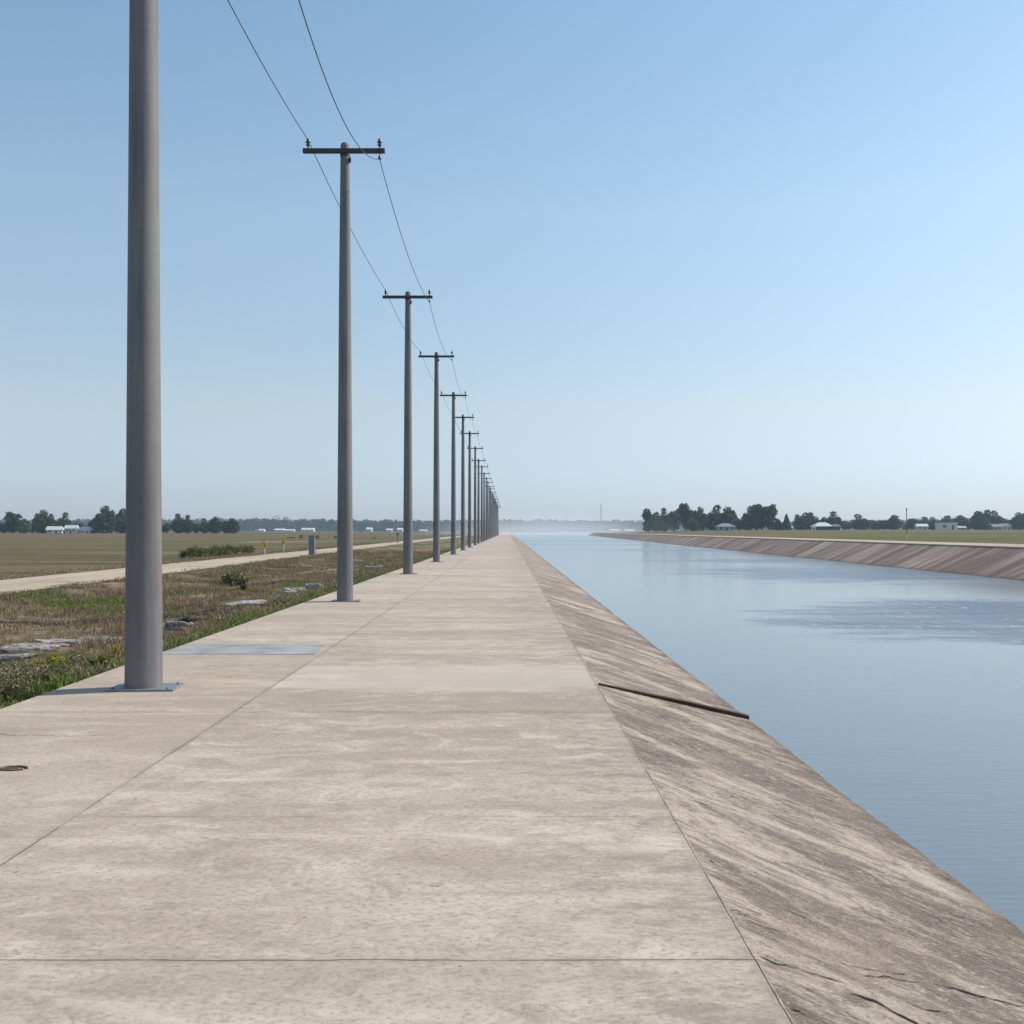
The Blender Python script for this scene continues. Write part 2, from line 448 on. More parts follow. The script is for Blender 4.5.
def water_mat():
    t = NT('canal_water')
    x, y, z = t.xyz()
    # smooth drifts and wind-ruffled patches lying across the canal
    w1 = t.noise(1.0, 4, 0.55, sc=(0.018, 0.055, 1), loc=(1.3, 0.4, 0), dist=0.5)
    ruff = t.ramp(w1, [(0.44, 0.0), (0.56, 1.0)])
    near = t.ramp(t.math('DIVIDE', y, 30.0), [(0.5, 0.35), (1.0, 1.0)])
    # the ruffled patch half way to the far bank
    def blob(cx, cy, rx, ry):
        dx = t.math('DIVIDE', t.math('SUBTRACT', x, cx), rx)
        dy = t.math('DIVIDE', t.math('SUBTRACT', y, cy), ry)
        d = t.math('ADD', t.math('MULTIPLY', dx, dx), t.math('MULTIPLY', dy, dy))
        d = t.math('ADD', d, t.math('MULTIPLY', t.math('SUBTRACT', t.noise(0.4, 5, 0.6, sc=(0.5, 1.6, 1)), 0.5), 2.8))
        return t.ramp(d, [(0.0, 1.0), (0.6, 0.35), (1.0, 0.0)])
    pat = blob(13.2, 23.5, 7.6, 8.0)
    pat = t.math('MAXIMUM', pat, blob(18.0, 49.0, 11.0, 11.5))
    pat = t.math('MAXIMUM', pat, blob(19.0, 70.0, 12.0, 7.0))
    pat = t.math('MAXIMUM', pat, blob(22.0, 108.0, 16.0, 12.0))
    pat = t.math('MAXIMUM', pat, t.math('MULTIPLY', ruff, t.ramp(t.math('DIVIDE', y, 200.0), [(0.4, 0.0), (0.7, 0.8)])))
    fine = t.noise(1.0, 4, 0.6, sc=(3.2, 15.0, 1), dist=0.5)
    rip = t.noise(1.0, 5, 0.65, sc=(4.0, 1.9, 1), loc=(2, 1, 0), dist=0.2)
    broad = t.noise(1.0, 3, 0.5, sc=(0.6, 1.7, 1), loc=(3, 3, 0))
    calm = t.ramp(t.math('DIVIDE', y, 30.0), [(0.25, 1.0), (0.8, 0.22)])
    h = t.math('ADD', t.math('MULTIPLY', t.math('MULTIPLY', fine, calm), 0.13), t.math('MULTIPLY', t.math('MULTIPLY', t.ramp(rip, [(0.38, 0.0), (0.62, 1.0)]), t.math('MULTIPLY', pat, pat)), 1.9))
    h = t.math('ADD', h, t.math('MULTIPLY', t.math('MULTIPLY', broad, calm), 0.16))
    col = t.mix(t.math('MULTIPLY', pat, 0.6), (0.150, 0.182, 0.208), (0.105, 0.170, 0.255))  # deeper blue painted into ruffled patches, standing in for the sky they reflect
    rgh = t.math('MULTIPLY_ADD', pat, 0.02, 0.125)
    t.b.inputs['IOR'].default_value = 1.333
    return t.fin(col, rgh, t.bump(h, 0.55, 0.06), 0.5)

def pole_mat():
    t = NT('grey_cast_concrete')
    o = t.objco()
    a = t.noise(2.0, 5, 0.6, sc=(1, 1, 0.35), src=o)
    b = t.noise(55, 4, 0.7, src=o)
    c = t.noise(9, 5, 0.7, src=o)
    col = t.ramp(a, [(0.35, (0.145, 0.143, 0.148)), (0.65, (0.195, 0.19, 0.19))])
    col = t.mix(t.ramp(b, [(0.34, 0.25), (0.48, 0.0)]), col, (0.09, 0.09, 0.095))
    run = t.noise(1.0, 5, 0.65, sc=(9, 9, 0.35), src=o)
    col = t.mix(t.ramp(run, [(0.5, 0.0), (0.66, 0.45)]), col, (0.085, 0.083, 0.085))
    col = t.mix(t.ramp(b, [(0.58, 0.0), (0.72, 0.2)]), col, (0.36, 0.35, 0.34))
    col = t.mix(t.ramp(c, [(0.6, 0.0), (0.72, 0.5)]), col, (0.17, 0.16, 0.16))
    return t.fin(col, 0.7, t.bump(t.math('ADD', b, c), 0.5, 0.006), 0.35)

def simple(name, col, rough=0.7, metal=0.0, var=0.25, scale=6.0, spec=0.3, bump=0.2, sc=(1, 1, 1)):
    t = NT(name)
    o = t.objco()
    a = t.noise(scale, 5, 0.65, src=o, sc=sc)
    lo = tuple(c * (1 - var) for c in col); hi = tuple(min(0.9, c * (1 + var)) for c in col)
    return t.fin(t.ramp(a, [(0.35, lo), (0.65, hi)]), rough, t.bump(a, bump, 0.01), spec, metal)

def leaf_mat(name, lo, hi):
    t = NT(name)
    g = t.n('ShaderNodeNewGeometry')
    oi = t.n('ShaderNodeObjectInfo')
    f = t.math('ADD', t.math('MULTIPLY', g.outputs['Random Per Island'], 0.7), t.math('MULTIPLY', oi.outputs['Random'], 0.3))
    col = t.ramp(f, [(0.0, lo), (1.0, hi)])
    tr = t.n('ShaderNodeBsdfTranslucent'); t.link(col, tr.inputs['Color'])
    t.fin(col, 0.7, None, 0.2)
    mx = t.n('ShaderNodeMixShader'); mx.inputs[0].default_value = 0.2
    t.link(t.b.outputs[0], mx.inputs[1]); t.link(tr.outputs[0], mx.inputs[2])
    t.link(mx.outputs[0], t.out.inputs['Surface'])
    return t.m

M = dict(
    top=concrete_top(), slope=concrete_slope(), bank=far_bank_mat(),
    verge=ground_mat('dry_verge_soil', 'verge'), fieldl=ground_mat('dry_meadow', 'left'), fieldr=ground_mat('olive_meadow', 'right'),
    gravel=gravel_mat(), water=water_mat(), pole=pole_mat(),
    plate=simple('galvanised_steel', (0.20, 0.22, 0.25), 0.5, 0.3, 0.2, 9),
    bolt=simple('rusty_bolt_steel', (0.16, 0.12, 0.09), 0.7, 0.2),
    arm=simple('dark_treated_timber', (0.055, 0.052, 0.054), 0.8, sc=(1, 8, 8)),
    insul=simple('dark_glazed_porcelain', (0.05, 0.055, 0.06), 0.3, spec=0.5),
    wire=simple('weathered_conductor', (0.06, 0.06, 0.065), 0.5, 0.2),
    beam=simple('dark_rotten_timber', (0.070, 0.042, 0.026), 0.9, var=0.5, scale=7, sc=(2, 12, 12), bump=0.8),
    patch=simple('grey_slab_concrete', (0.285, 0.29, 0.295), 0.85, var=0.22, scale=2.2),
    rock=simple('pale_limestone', (0.25, 0.22, 0.205), 0.9, var=0.6, scale=11, bump=1.0),
    white=simple('white_plaster', (0.62, 0.62, 0.62), 0.7, var=0.15, scale=0.8),
    greyw=simple('pale_grey_render', (0.36, 0.36, 0.38), 0.8, var=0.1),
    darkw=simple('dark_open_wall', (0.045, 0.05, 0.05), 0.8),
    roofw=simple('pale_sheet_roof', (0.60, 0.62, 0.62), 0.5, var=0.08),
    roofg=simple('grey_shingle_roof', (0.22, 0.23, 0.26), 0.8, var=0.15),
    roofp=simple('faded_pink_roof', (0.52, 0.40, 0.34), 0.7, var=0.1),
    glass=simple('dark_window', (0.03, 0.035, 0.045), 0.15, spec=0.6),
    yellow=simple('yellow_plastic', (0.72, 0.42, 0.015), 0.5, var=0.15),
    orange=simple('orange_plastic', (0.65, 0.16, 0.02), 0.5, var=0.15),
    postw=simple('white_painted_post', (0.68, 0.66, 0.6), 0.6, var=0.1),
    greyp=simple('grey_cabinet_paint', (0.17, 0.175, 0.195), 0.6, var=0.15),
    bark=simple('grey_brown_bark', (0.10, 0.08, 0.06), 0.9, var=0.3),
    crack=simple('deep_crack_dirt', (0.022, 0.017, 0.014), 0.95),
    iron=simple('rusted_iron', (0.17, 0.13, 0.10), 0.85, 0.2),
    tower=simple('galvanised_lattice', (0.20, 0.21, 0.24), 0.6, 0.1),
    leafd=leaf_mat('dark_foliage', (0.015, 0.032, 0.010), (0.075, 0.115, 0.034)),
    leafm=leaf_mat('green_foliage', (0.030, 0.050, 0.018), (0.095, 0.125, 0.042)),
    leafg=leaf_mat('greyish_foliage', (0.055, 0.070, 0.050), (0.12, 0.14, 0.10)),
    leafo=leaf_mat('olive_foliage', (0.065, 0.07, 0.02), (0.21, 0.20, 0.075)),
    dry=blade_mat('dry_grass_blades', [(0.0, (0.13, 0.09, 0.05)), (0.35, (0.22, 0.155, 0.095)), (0.6, (0.20, 0.175, 0.08)), (0.8, (0.32, 0.225, 0.16)), (1.0, (0.46, 0.36, 0.24))]),
    grn=blade_mat('green_grass_blades', [(0.0, (0.06, 0.10, 0.018)), (0.5, (0.13, 0.19, 0.035)), (0.8, (0.22, 0.25, 0.07)), (1.0, (0.32, 0.27, 0.13))], 0.35),
    sage=blade_mat('sage_seed_heads', [(0.0, (0.07, 0.075, 0.025)), (0.5, (0.18, 0.165, 0.075)), (0.8, (0.32, 0.27, 0.16)), (1.0, (0.52, 0.44, 0.31))]),
    yel=blade_mat('yellow_green_leaves', [(0.0, (0.16, 0.17, 0.02)), (1.0, (0.36, 0.31, 0.04))], 0.35),
)

# ------------------------------------------------------------------ the setting
EX, CX = -4.88, 0.99          # verge edge and crease of the promenade
WZ = -2.08                    # water level
SL = 0.2275                   # fall of the near lining
PROM_END = 900.0

# promenade: top sheet and its side on the verge
def prom_z(x, y): return -1.7 + 0.002 * nz(x, y, 0, 0.7)
pz = spaced([(-6, 2.0), (40, 8.0), (200, 40.0), (PROM_END, None)])
xs = [EX, EX + .03, -3.9, -2.58, -0.8, CX]
prom = grid_mesh('promenade', xs, pz, lambda x, y: -1.7 if x > EX + .01 else -1.72, M['top'], smooth=False,
                 fx=lambda x, y: x + (0.035 * nz(x, y, 3, 1.3) if x < EX + .05 else 0))
me = prom.data
tag(prom, kind='structure')
side = MB()
for k in range(len(pz) - 1):
    a, b = pz[k], pz[k + 1]
    side.add([(EX + .004, a, -1.715), (EX + .004, b, -1.715), (EX + .004, b, -2.2), (EX + .004, a, -2.2)], [(0, 1, 2, 3)])
tag(side.build('promenade_edge', M['top']), kind='structure')

# near lining: fine uneven surface close by, coarse further on
def slope_z(x, y):
    base = -1.7 - (x - CX) * SL
    if x <= CX + 1e-6: return -1.7
    k = min(1.0, (x - CX) * 4)
    h = 0.005 * nz(x * 0.5, y * 0.9, 1) + 0.003 * nz(x * 2.5, y * 5, 2) + 0.004 * nz(x * 14, y * 22, 3)
    return base + h * k
xs = spaced([(CX, 0.035), (3.6, None)])
ys = spaced([(-6, 0.5), (1.5, 0.03), (9, 0.05), (26, None)])
tag(grid_mesh('canal_lining', xs, ys, slope_z, M['slope']), kind='structure')
ys = spaced([(26, 0.35), (80, 3.0), (300, 20), (PROM_END, None)])
tag(grid_mesh('canal_lining', spaced([(CX, 0.12), (3.6, None)]), ys, slope_z, M['slope']), kind='structure')

# water
wm = MB()
wm.add([(2.0, -80, WZ), (700, -80, WZ), (700, 1620, WZ), (-120, 1620, WZ), (-120, PROM_END - 2, WZ), (2.0, PROM_END - 2, WZ)], [(0, 1, 2, 3, 4, 5)])
tag(wm.build('water', M['water']), kind='structure')

# verge, left of the promenade
def verge_profile(x):
    pts = [(-40, -1.9), (-22, -1.88), (-19, -1.84), (-18.6, -1.83), (-14.4, -1.83), (-13.6, -1.84), (-12, -1.93), (-9.5, -2.02), (-7, -2.03), (-5.8, -1.9), (-4.88, -1.76), (0, -1.76)]
    if x <= pts[0][0]: return pts[0][1]
    for (a, za), (b, zb) in zip(pts[:-1], pts[1:]):
        if x <= b:
            return za + (zb - za) * (x - a) / (b - a)
    return pts[-1][1]
def left_z(x, y):
    z = verge_profile(x)
    if -14.2 < x < -5.0 and y < 260:
        k = min(1, (x + 14.2) / 0.8) * min(1, (-5.0 - x) / 0.6)
        z += k * (0.20 * nz(x, y, 5, 0.35) + 0.05 * nz(x, y, 6, 1.3) + 0.02 * nz(x, y, 7, 4))
    far = sstep(190, 600, y) * sstep(25, 110, -x)
    z += far * 1.2
    return z
def green_of(x, y):
    g = 0.26 + 0.55 * nz(x * 0.45, y * 0.22, 9) + 0.12 * nz(x, y, 8, 2)
    g += 0.55 * sstep(-6.1, -5.3, x)
    g += 0.8 * math.exp(-(((x + 11.7) / 1.6) ** 2 + ((y - 27.5) / 2.6) ** 2))
    g += 0.6 * math.exp(-(((x + 8.6) / 0.8) ** 2 + ((y - 17.3) / 1.0) ** 2))
    g -= 0.35 * math.exp(-(((x + 11.0) / 2.0) ** 2 + ((y - 20) / 3.5) ** 2))
    g += 0.16 * sstep(28, 70, y)
    g += 0.5 * math.exp(-(((x + 9.6) / 1.3) ** 2 + ((y - 33) / 3.0) ** 2)) + 0.35 * math.exp(-(((x + 6.6) / 1.0) ** 2 + ((y - 45) / 9.0) ** 2))
    return g
xs = spaced([(-14.4, 0.16), (-4.86, None)])
ys = spaced([(-8, 1.0), (8, 0.2), (40, 0.5), (90, 2.0), (260, 20), (1600, None)])
tag(grid_mesh('verge', xs, ys, left_z, M['verge'], attr=('green', green_of)), kind='structure')
xs = [-2500, -1500, -900, -600, -400, -280, -200, -150, -120, -95, -75, -60, -50, -42, -35, -30, -26, -23, -21, -19.5, -18.6, -16.5, -14.4]
ys = fade_steps(-80, 2600, 8, 1.04)
tag(grid_mesh('meadow', xs, ys, left_z, M['fieldl']), kind='structure')
# ground beyond the head of the water, closing the promenade's far end
tag(grid_mesh('far_ground', spaced([(-14.4, 9.2), (-5.2, 60), (2600, None)]), [PROM_END + 0.0, 1200, 1560, 1620, 2600],
              lambda x, y: -1.0 if y > 1590 else (-3.0 if x > 4 else -1.78), M['fieldr']), kind='structure')

# gravel road
xs = [-18.6, -17.5, -16.5, -15.5, -14.4]
ys = spaced([(-60, 4), (0, 0.5), (60, 2), (200, 20), (700, None)])
def road_x(x, y):
    if x < -18.5: return x + 0.25 * nz(x, y, 1, 0.5) + 0.12 * nz(x, y, 2, 2)
    if x > -14.5: return x + 0.25 * nz(x, y, 4, 0.5) + 0.12 * nz(x, y, 5, 2)
    return x
tag(grid_mesh('road', xs, ys, lambda x, y: -1.8 + (0.01 if -17 < x < -16 else 0), M['gravel'], fx=road_x), kind='structure')
# pale side lane crossing the meadow
lane = MB()
pts = [(-20.0, 205), (-27, 188), (-34.5, 176), (-46, 171)]
vs = []
for i, (x, y) in enumerate(pts):
    w = 7.0
    vs += [(x - 1, y - w / 2, left_z(x, y) + .02), (x + 1, y + w / 2, left_z(x, y) + .03)]
lane.add(vs, [(2 * i, 2 * i + 1, 2 * i + 3, 2 * i + 2) for i in range(len(pts) - 1)])
tag(lane.build('path', M['gravel']), kind='structure')

# far bank
BEND = 480.0
def bank_w(y):   # waterline of the far bank
    return 19.9 + 0.0385 * y if y < BEND else 19.9 + 0.0385 * BEND + (y - BEND) * 0.30
def bank_c(y):   # its crest
    return bank_w(y) + 2.75
def right_z(x, y):
    d = x - bank_c(y)
    if d < 0: return -0.8
    z = -0.8 + 0.0028 * max(0, y - 40) * sstep(5.0, 60, d)
    z = min(z, 0.9)
    return z
ys = spaced([(-60, 10), (20, 2.0), (150, 10), (BEND, 60), (1560, None)])
def bank_surf(u, y):   # u in 0..1 from below the water to the crest
    return u
us = [0, 0.25, 0.5, 0.75, 1.0]
tag(grid_mesh('far_bank', us, ys, lambda x, y: 0, M['bank']), kind='structure')
ob = C.objects['far_bank']
co = []
for y in ys:
    for u in us:
        x0 = bank_w(y) - 1.0; x1 = bank_c(y)
        z0 = WZ - 0.46
        co += [x0 + (x1 - x0) * u, y, z0 + (-0.8 - z0) * u + 0.03 * nz(y * 0.3, u * 2, 4) * (1 if 0 < u < 1 else 0)]
ob.data.vertices.foreach_set('co', co)
ob.data.update()
# crest kerb and pale crest road, then the meadow
def ribbon(name, f0, f1, zf, mat, ys, n=1, kind='structure'):
    us = [k / n for k in range(n + 1)]
    o = grid_mesh(name, us, ys, lambda x, y: 0, mat)
    co = []
    for y in ys:
        for u in us:
            x = f0(y) + (f1(y) - f0(y)) * u
            co += [x, y, zf(x, y)]
    o.data.vertices.foreach_set('co', co); o.data.update()
    return tag(o, kind=kind)
ribbon('crest_road', lambda y: bank_c(y) + 0.0, lambda y: bank_c(y) + 5.2 + 0.5 * nz(y, 0, 0, 0.1), lambda x, y: -0.78, M['gravel'], ys)
kb = MB()
yk = [y for y in ys if y <= BEND]
for a, b in zip(yk[:-1], yk[1:]):
    xa, xb = bank_c(a), bank_c(b)
    p = []
    for (x, y) in ((xa, a), (xb, b)):
        p += [(x - 0.06, y, -0.84), (x - 0.04, y, -0.765), (x + 0.25, y, -0.76), (x + 0.3, y, -0.782)]
    kb.add(p, [(0, 1, 5, 4), (1, 2, 6, 5), (2, 3, 7, 6)])
tag(kb.build('crest_kerb', M['gravel']), kind='structure')
o = grid_mesh('far_meadow', [0, 0.002, 0.006, 0.015, 0.03, 0.05, 0.08, 0.13, 0.2, 0.35, 0.6, 1.0], ys, lambda x, y: 0, M['fieldr'])
co = []
for y in ys:
    for u in [0, 0.002, 0.006, 0.015, 0.03, 0.05, 0.08, 0.13, 0.2, 0.35, 0.6, 1.0]:
        x = bank_c(y) + 1.0 + (2500 - bank_c(y)) * u
        co += [x, y, right_z(x, y)]
o.data.vertices.foreach_set('co', co); o.data.update()
tag(o, kind='structure')

# grey repair slab let into the outer strip
pm = MB(); pm.add([(-4.84, 13.80, -1.696), (-2.66, 13.76, -1.696), (-2.72, 14.92, -1.696), (-4.82, 14.98, -1.696)], [(0, 1, 2, 3)])
tag(pm.build('repair_slab', M['patch']), kind='structure')

# cracks torn in the lining (thin dirt-filled openings with ragged sides)
def crack(pts, w, name='crack'):
    m = MB(); L = []; Rr = []
    fine = []
    for (a, b) in zip(pts[:-1], pts[1:]):
        n = max(2, int(math.dist(a, b) / 0.015))
        for k in range(n):
            t = k / n; fine.append((a[0] + (b[0] - a[0]) * t, a[1] + (b[1] - a[1]) * t))
    fine.append(pts[-1])
    n = len(fine)
    for i, (x, y) in enumerate(fine):
        e = math.sin(math.pi * min(1, max(0, i / (n - 1)))) ** 0.5
        ww = 1.7 * w * e * (0.55 + 0.9 * abs(nz(x, y, 1, 12)))
        y += 0.016 * nz(x, y, 2, 9) + 0.012 * nz(x, y, 2, 38)
        for s, lst in ((-1, L), (1, Rr)):
            yy = y + s * ww + 0.003 * nz(x, y, 5 + s, 60)
            lst.append((x, yy, slope_z(x, yy) + 0.0035))
    vs = L + Rr
    m.add(vs, [(i, i + 1, n + i + 1, n + i) for i in range(n - 1)])
    return tag(m.build(name, M['crack']), kind='structure')
def sp(px, py):      # point on the lining seen at this pixel
    u = (px - 508) / F; v = (py - 531) / F
    Y = (1.7 - CX * SL) / (v - SL * u)
    return (u * Y, Y)
crack([sp(848, 993), sp(862, 997), sp(880, 1004), sp(893, 1012), sp(915, 1023), sp(935, 1034)], 0.0075)
crack([sp(928, 982), sp(955, 989), sp(985, 998), sp(1028, 1009)], 0.0045)
crack([sp(757, 953), sp(780, 962), sp(812, 973), sp(850, 985)], 0.0028)
crack([sp(862, 977), sp(890, 978), sp(928, 985)], 0.0022)
crack([sp(756, 955), sp(775, 964), sp(796, 969)], 0.004)
crack([sp(905, 1001), sp(926, 1010), sp(952, 1014)], 0.003)
crack([sp(836, 962), sp(868, 970), sp(905, 974), sp(940, 985)], 0.0018)
crack([sp(770, 905), sp(800, 915), sp(824, 928)], 0.0018)
crack([sp(789, 1009), sp(800, 1012), sp(808, 1018)], 0.0055)
crack([sp(692, 800), sp(701, 803), sp(712, 807)], 0.004)
crack([sp(728, 800), sp(742, 808), sp(752, 812)], 0.003)
crack([sp(708, 860), sp(716, 864)], 0.006)
crack([sp(806, 862), sp(815, 868), sp(826, 873)], 0.0025)
crack([sp(758, 940), sp(768, 946), sp(775, 949)], 0.004)

# ------------------------------------------------------------------ small things on the concrete
beam = MB()
n = 24
L_, T_ = [], []
x0, x1 = 1.005, 2.66
vs = []
for i in range(n + 1):
    t = i / n
    x = x0 + (x1 - x0) * t
    y = 11.08 + 0.01 * nz(x, 0, 3, 3)
    w = 0.035 + 0.02 * min(1, t * 2.5)
    h = 0.018 + 0.022 * min(1, t * 1.6)
    zb = -1.7 - (x - CX) * SL
    j = 0.004 * nz(x, 0, 9, 14)
    vs += [(x, y - w, zb - 0.03), (x, y - w + j, zb + h + j), (x, y + w + j, zb + h - j), (x, y + w, zb - 0.03)]
fs = []
for i in range(n):
    for a in range(3):
        fs.append((4 * i + a, 4 * i + a + 1, 4 * (i + 1) + a + 1, 4 * (i + 1) + a))
fs += [(0, 3, 2, 1), (4 * n, 4 * n + 1, 4 * n + 2, 4 * n + 3)]
fs = [tuple(reversed(f)) for f in fs]
beam.add(vs, fs)
tag(beam.build('timber_beam', M['beam']), 'dark brown timber strip lying down the stained concrete slope to the waterline', 'beam')

ring = MB()
cxr, cyr = -3.53, 7.14
pts = [(0.068 * math.cos(a) * 1.4, 0.055 * math.sin(a), 0.0) for a in [k * 2 * math.pi / 22 for k in range(21)]]
ring.tube(pts, [0.006 + 0.002 * (k % 3) for k in range(21)], 6)
ring.box((-0.03, 0.0, 0.0), (0.13, 0.016, 0.006), 0.2)
tag(ring.build('iron_ring', M['iron'], loc=(cxr, cyr, -1.693)), 'small rusted iron ring set flat in the pale promenade concrete at left', 'iron ring')

# ------------------------------------------------------------------ utility poles
def make_pole():
    root = empty('utility_pole')
    m = MB()
    prof = [(0.196, 0.0), (0.193, 0.4), (0.145, 7.45), (0.113, 10.4), (0.107, 11.0), (0.098, 11.06), (0.06, 11.09)]
    m.lathe(prof, n=40)
    m.build('shaft', M['pole'], root)
    m = MB(); m.box((0.03, -0.02, 0.011), (0.70, 0.46, 0.022), 0.06, bevel=0.004)
    pl = m.build('base_plate', M['plate'], root)
    for sx in (-1, 1):
        for sy in (-1, 1):
            b = MB(); b.lathe([(0.015, 0.0), (0.015, 0.010), (0.008, 0.011), (0.008, 0.018), (0.003, 0.02)], (0.03 + sx * 0.29, -0.02 + sy * 0.175, 0.022), 6)
            b.build('anchor_bolt', M['bolt'], root)
    m = MB(); m.box((0, -0.165, 10.835), (1.97, 0.10, 0.105), bevel=0.008)
    arm = m.build('crossarm', M['arm'], root)
    m = MB(); m.lathe([(0.119, 10.76), (0.119, 10.80)], n=20, cap=False); m.lathe([(0.118, 10.86), (0.118, 10.90)], n=20, cap=False)
    m.box((0.13, -0.05, 10.66), (0.05, 0.05, 0.12), bevel=0.006)
    m.build('clamp_band', M['arm'], root)
    for sx in (-0.86, 0.86):
        m = MB()
        m.lathe([(0.016, 10.895), (0.016, 10.95), (0.045, 10.955), (0.055, 10.985), (0.035, 11.0), (0.032, 11.02), (0.058, 11.03), (0.060, 11.06), (0.034, 11.085), (0.036, 11.11), (0.012, 11.135)], (sx, -0.165, 0), 12)
        m.build('insulator', M['insul'], root)
    m = MB()
    m.tube([(0.86, -0.165, 10.765), (0.86, -0.165, 10.70)], 0.014, 6)
    m.lathe([(0.02, 10.62), (0.042, 10.64), (0.045, 10.675), (0.02, 10.70)], (0.86, -0.165, 0), 10)
    m.build('hanging_clamp', M['insul'], root)
    return root
def copy_tree(o, parent=None):
    c = o.copy(); C.objects.link(c); c.parent = parent
    for ch in [k for k in o.children]: copy_tree(ch, c)
    return c

pole_y = [10.82, 24.2, 39.5, 54.9, 72.5, 87.8, 103.0, 119.7]
pole_x = [at(143.8, 10.82), at(345.0, 24.2), at(408, 39.5), at(436.5, 54.9), at(453.5, 72.5), at(463, 87.8), at(469.7, 103.0), at(475.2, 119.7)]
pole_h = [11.09, 11.09, 11.16, 11.52, 11.78, 11.93, 12.0, 11.85]
y = 119.7
while y < 400:
    y += 15.9
    pole_y.append(y); pole_x.append(-3.98 + 0.02 * math.sin(y)); pole_h.append(11.6 + 0.1 * math.sin(y * 3))
pole_labels = [
    'thick grey concrete pole nearest the viewer, top out of frame, on steel base plate',
    'second grey utility pole from the front, the nearest with its dark crossarm in view',
    'third grey utility pole from the front with a dark crossarm',
    'fourth utility pole from the front, right behind the third in the row',
    'fifth utility pole from the front, dark crossarm just left of the sixth',
    'sixth utility pole from the front of the row along the promenade',
    'seventh utility pole from the front of the row along the promenade',
    'eighth utility pole from the front, thin in the distance',
    'ninth utility pole from the front, slim and partly lost among its neighbours',
    'tenth utility pole from the front, slim and partly lost among its neighbours',
    'eleventh utility pole from the front, slim and partly lost among its neighbours',
    'twelfth utility pole from the front, very slim in the distance',
]
PG = 'utility poles in a row along the promenade edge'
proto = make_pole()
for i in range(len(pole_y)):
    o = proto if i == 0 else copy_tree(proto)
    o.location = (pole_x[i], pole_y[i], -1.7)
    o.scale = (1, 1, pole_h[i] / 11.09)
    lab = pole_labels[i] if i < len(pole_labels) else 'tiny hazy utility pole merging with its neighbours at the misty far end of the row'
    tag(o, lab, 'utility pole', PG)

# conductors: one along each side of the row
def conductor(side, zatt, sags):
    m = MB(); pts = []
    xs_ = [x + side * 0.86 for x in pole_x]; ys_ = list(pole_y)
    X = [xs_[0]] + xs_; Yc = [pole_y[0] - 13.5] + ys_; H = [pole_h[0]] + pole_h
    for i in range(len(X) - 1):
        za = -1.7 + zatt * H[i] / 11.09; zb = -1.7 + zatt * H[i + 1] / 11.09
        sg = sags[i] if i < len(sags) else sags[-1]
        n = 20 if i < 8 else 6
        for k in range(n):
            t = k / n
            pts.append((X[i] + (X[i + 1] - X[i]) * t, Yc[i] - .165 + (Yc[i + 1] - Yc[i]) * t, za + (zb - za) * t - 4 * sg * t * (1 - t)))
    pts.append((X[-1], Yc[-1] - .165, -1.7 + zatt * H[-1] / 11.09))
    m.tube(pts, 0.0095, 5)
    return m.build('power_line', M['wire'])
tag(conductor(-1, 11.10, [0.4, 0.30, 0.2, 0.3]), 'thin dark power line resting on the insulators at the left ends of the crossarms', 'power line', 'power lines')
tag(conductor(1, 10.63, [1.3, 1.3, 0.45, 0.5]), 'thin dark power line hanging under the right ends of the crossarms', 'power line', 'power lines')

# ------------------------------------------------------------------ verge plants and stones
def grass_patch(name, n, xr, yr, keep, hgt, mat, blades=6, wid=0.012, lean=0.45, spread=0.06, ypow=1.0):
    out = []
    tries = 0
    X = []; Y = []
    while len(X) < n and tries < n * 12:
        tries += 1
        x = random.uniform(*xr)
        y = yr[0] + (yr[1] - yr[0]) * random.random() ** ypow
        k = keep(x, y)
        if random.random() < k: X.append(x); Y.append(y)
    for x, y in zip(X, Y):
        sc = 1 + max(0, (y - 14)) / 45.0
        z = left_z(x, y)
        hh = hgt(x, y) * random.uniform(0.6, 1.25)
        for b in range(blades):
            a = random.uniform(0, 2 * math.pi); r = spread * sc * math.sqrt(random.random())
            bx, by = x + r * math.cos(a), y + r * math.sin(a)
            h = hh * random.uniform(0.6, 1.1)
            la = random.uniform(0, 2 * math.pi); ln = h * random.uniform(0.05, lean)
            tx, ty = bx + ln * math.cos(la), by + ln * math.sin(la)
            wa = random.uniform(0, math.pi); w = wid * sc * random.uniform(0.6, 1.3)
            dx, dy = math.cos(wa) * w, math.sin(wa) * w
            mx, my, mz = bx + (tx - bx) * 0.4, by + (ty - by) * 0.4, z + h * 0.6
            out.append(((bx - dx, by - dy, z - .02), (bx + dx, by + dy, z - .02), (mx + dx * .8, my + dy * .8, mz), (mx - dx * .8, my - dy * .8, mz)))
            out.append(((mx - dx * .8, my - dy * .8, mz), (mx + dx * .8, my + dy * .8, mz), (tx + dx * .12, ty + dy * .12, z + h), (tx - dx * .12, ty - dy * .12, z + h)))
    return face_mesh(name, np.array(out), mat)

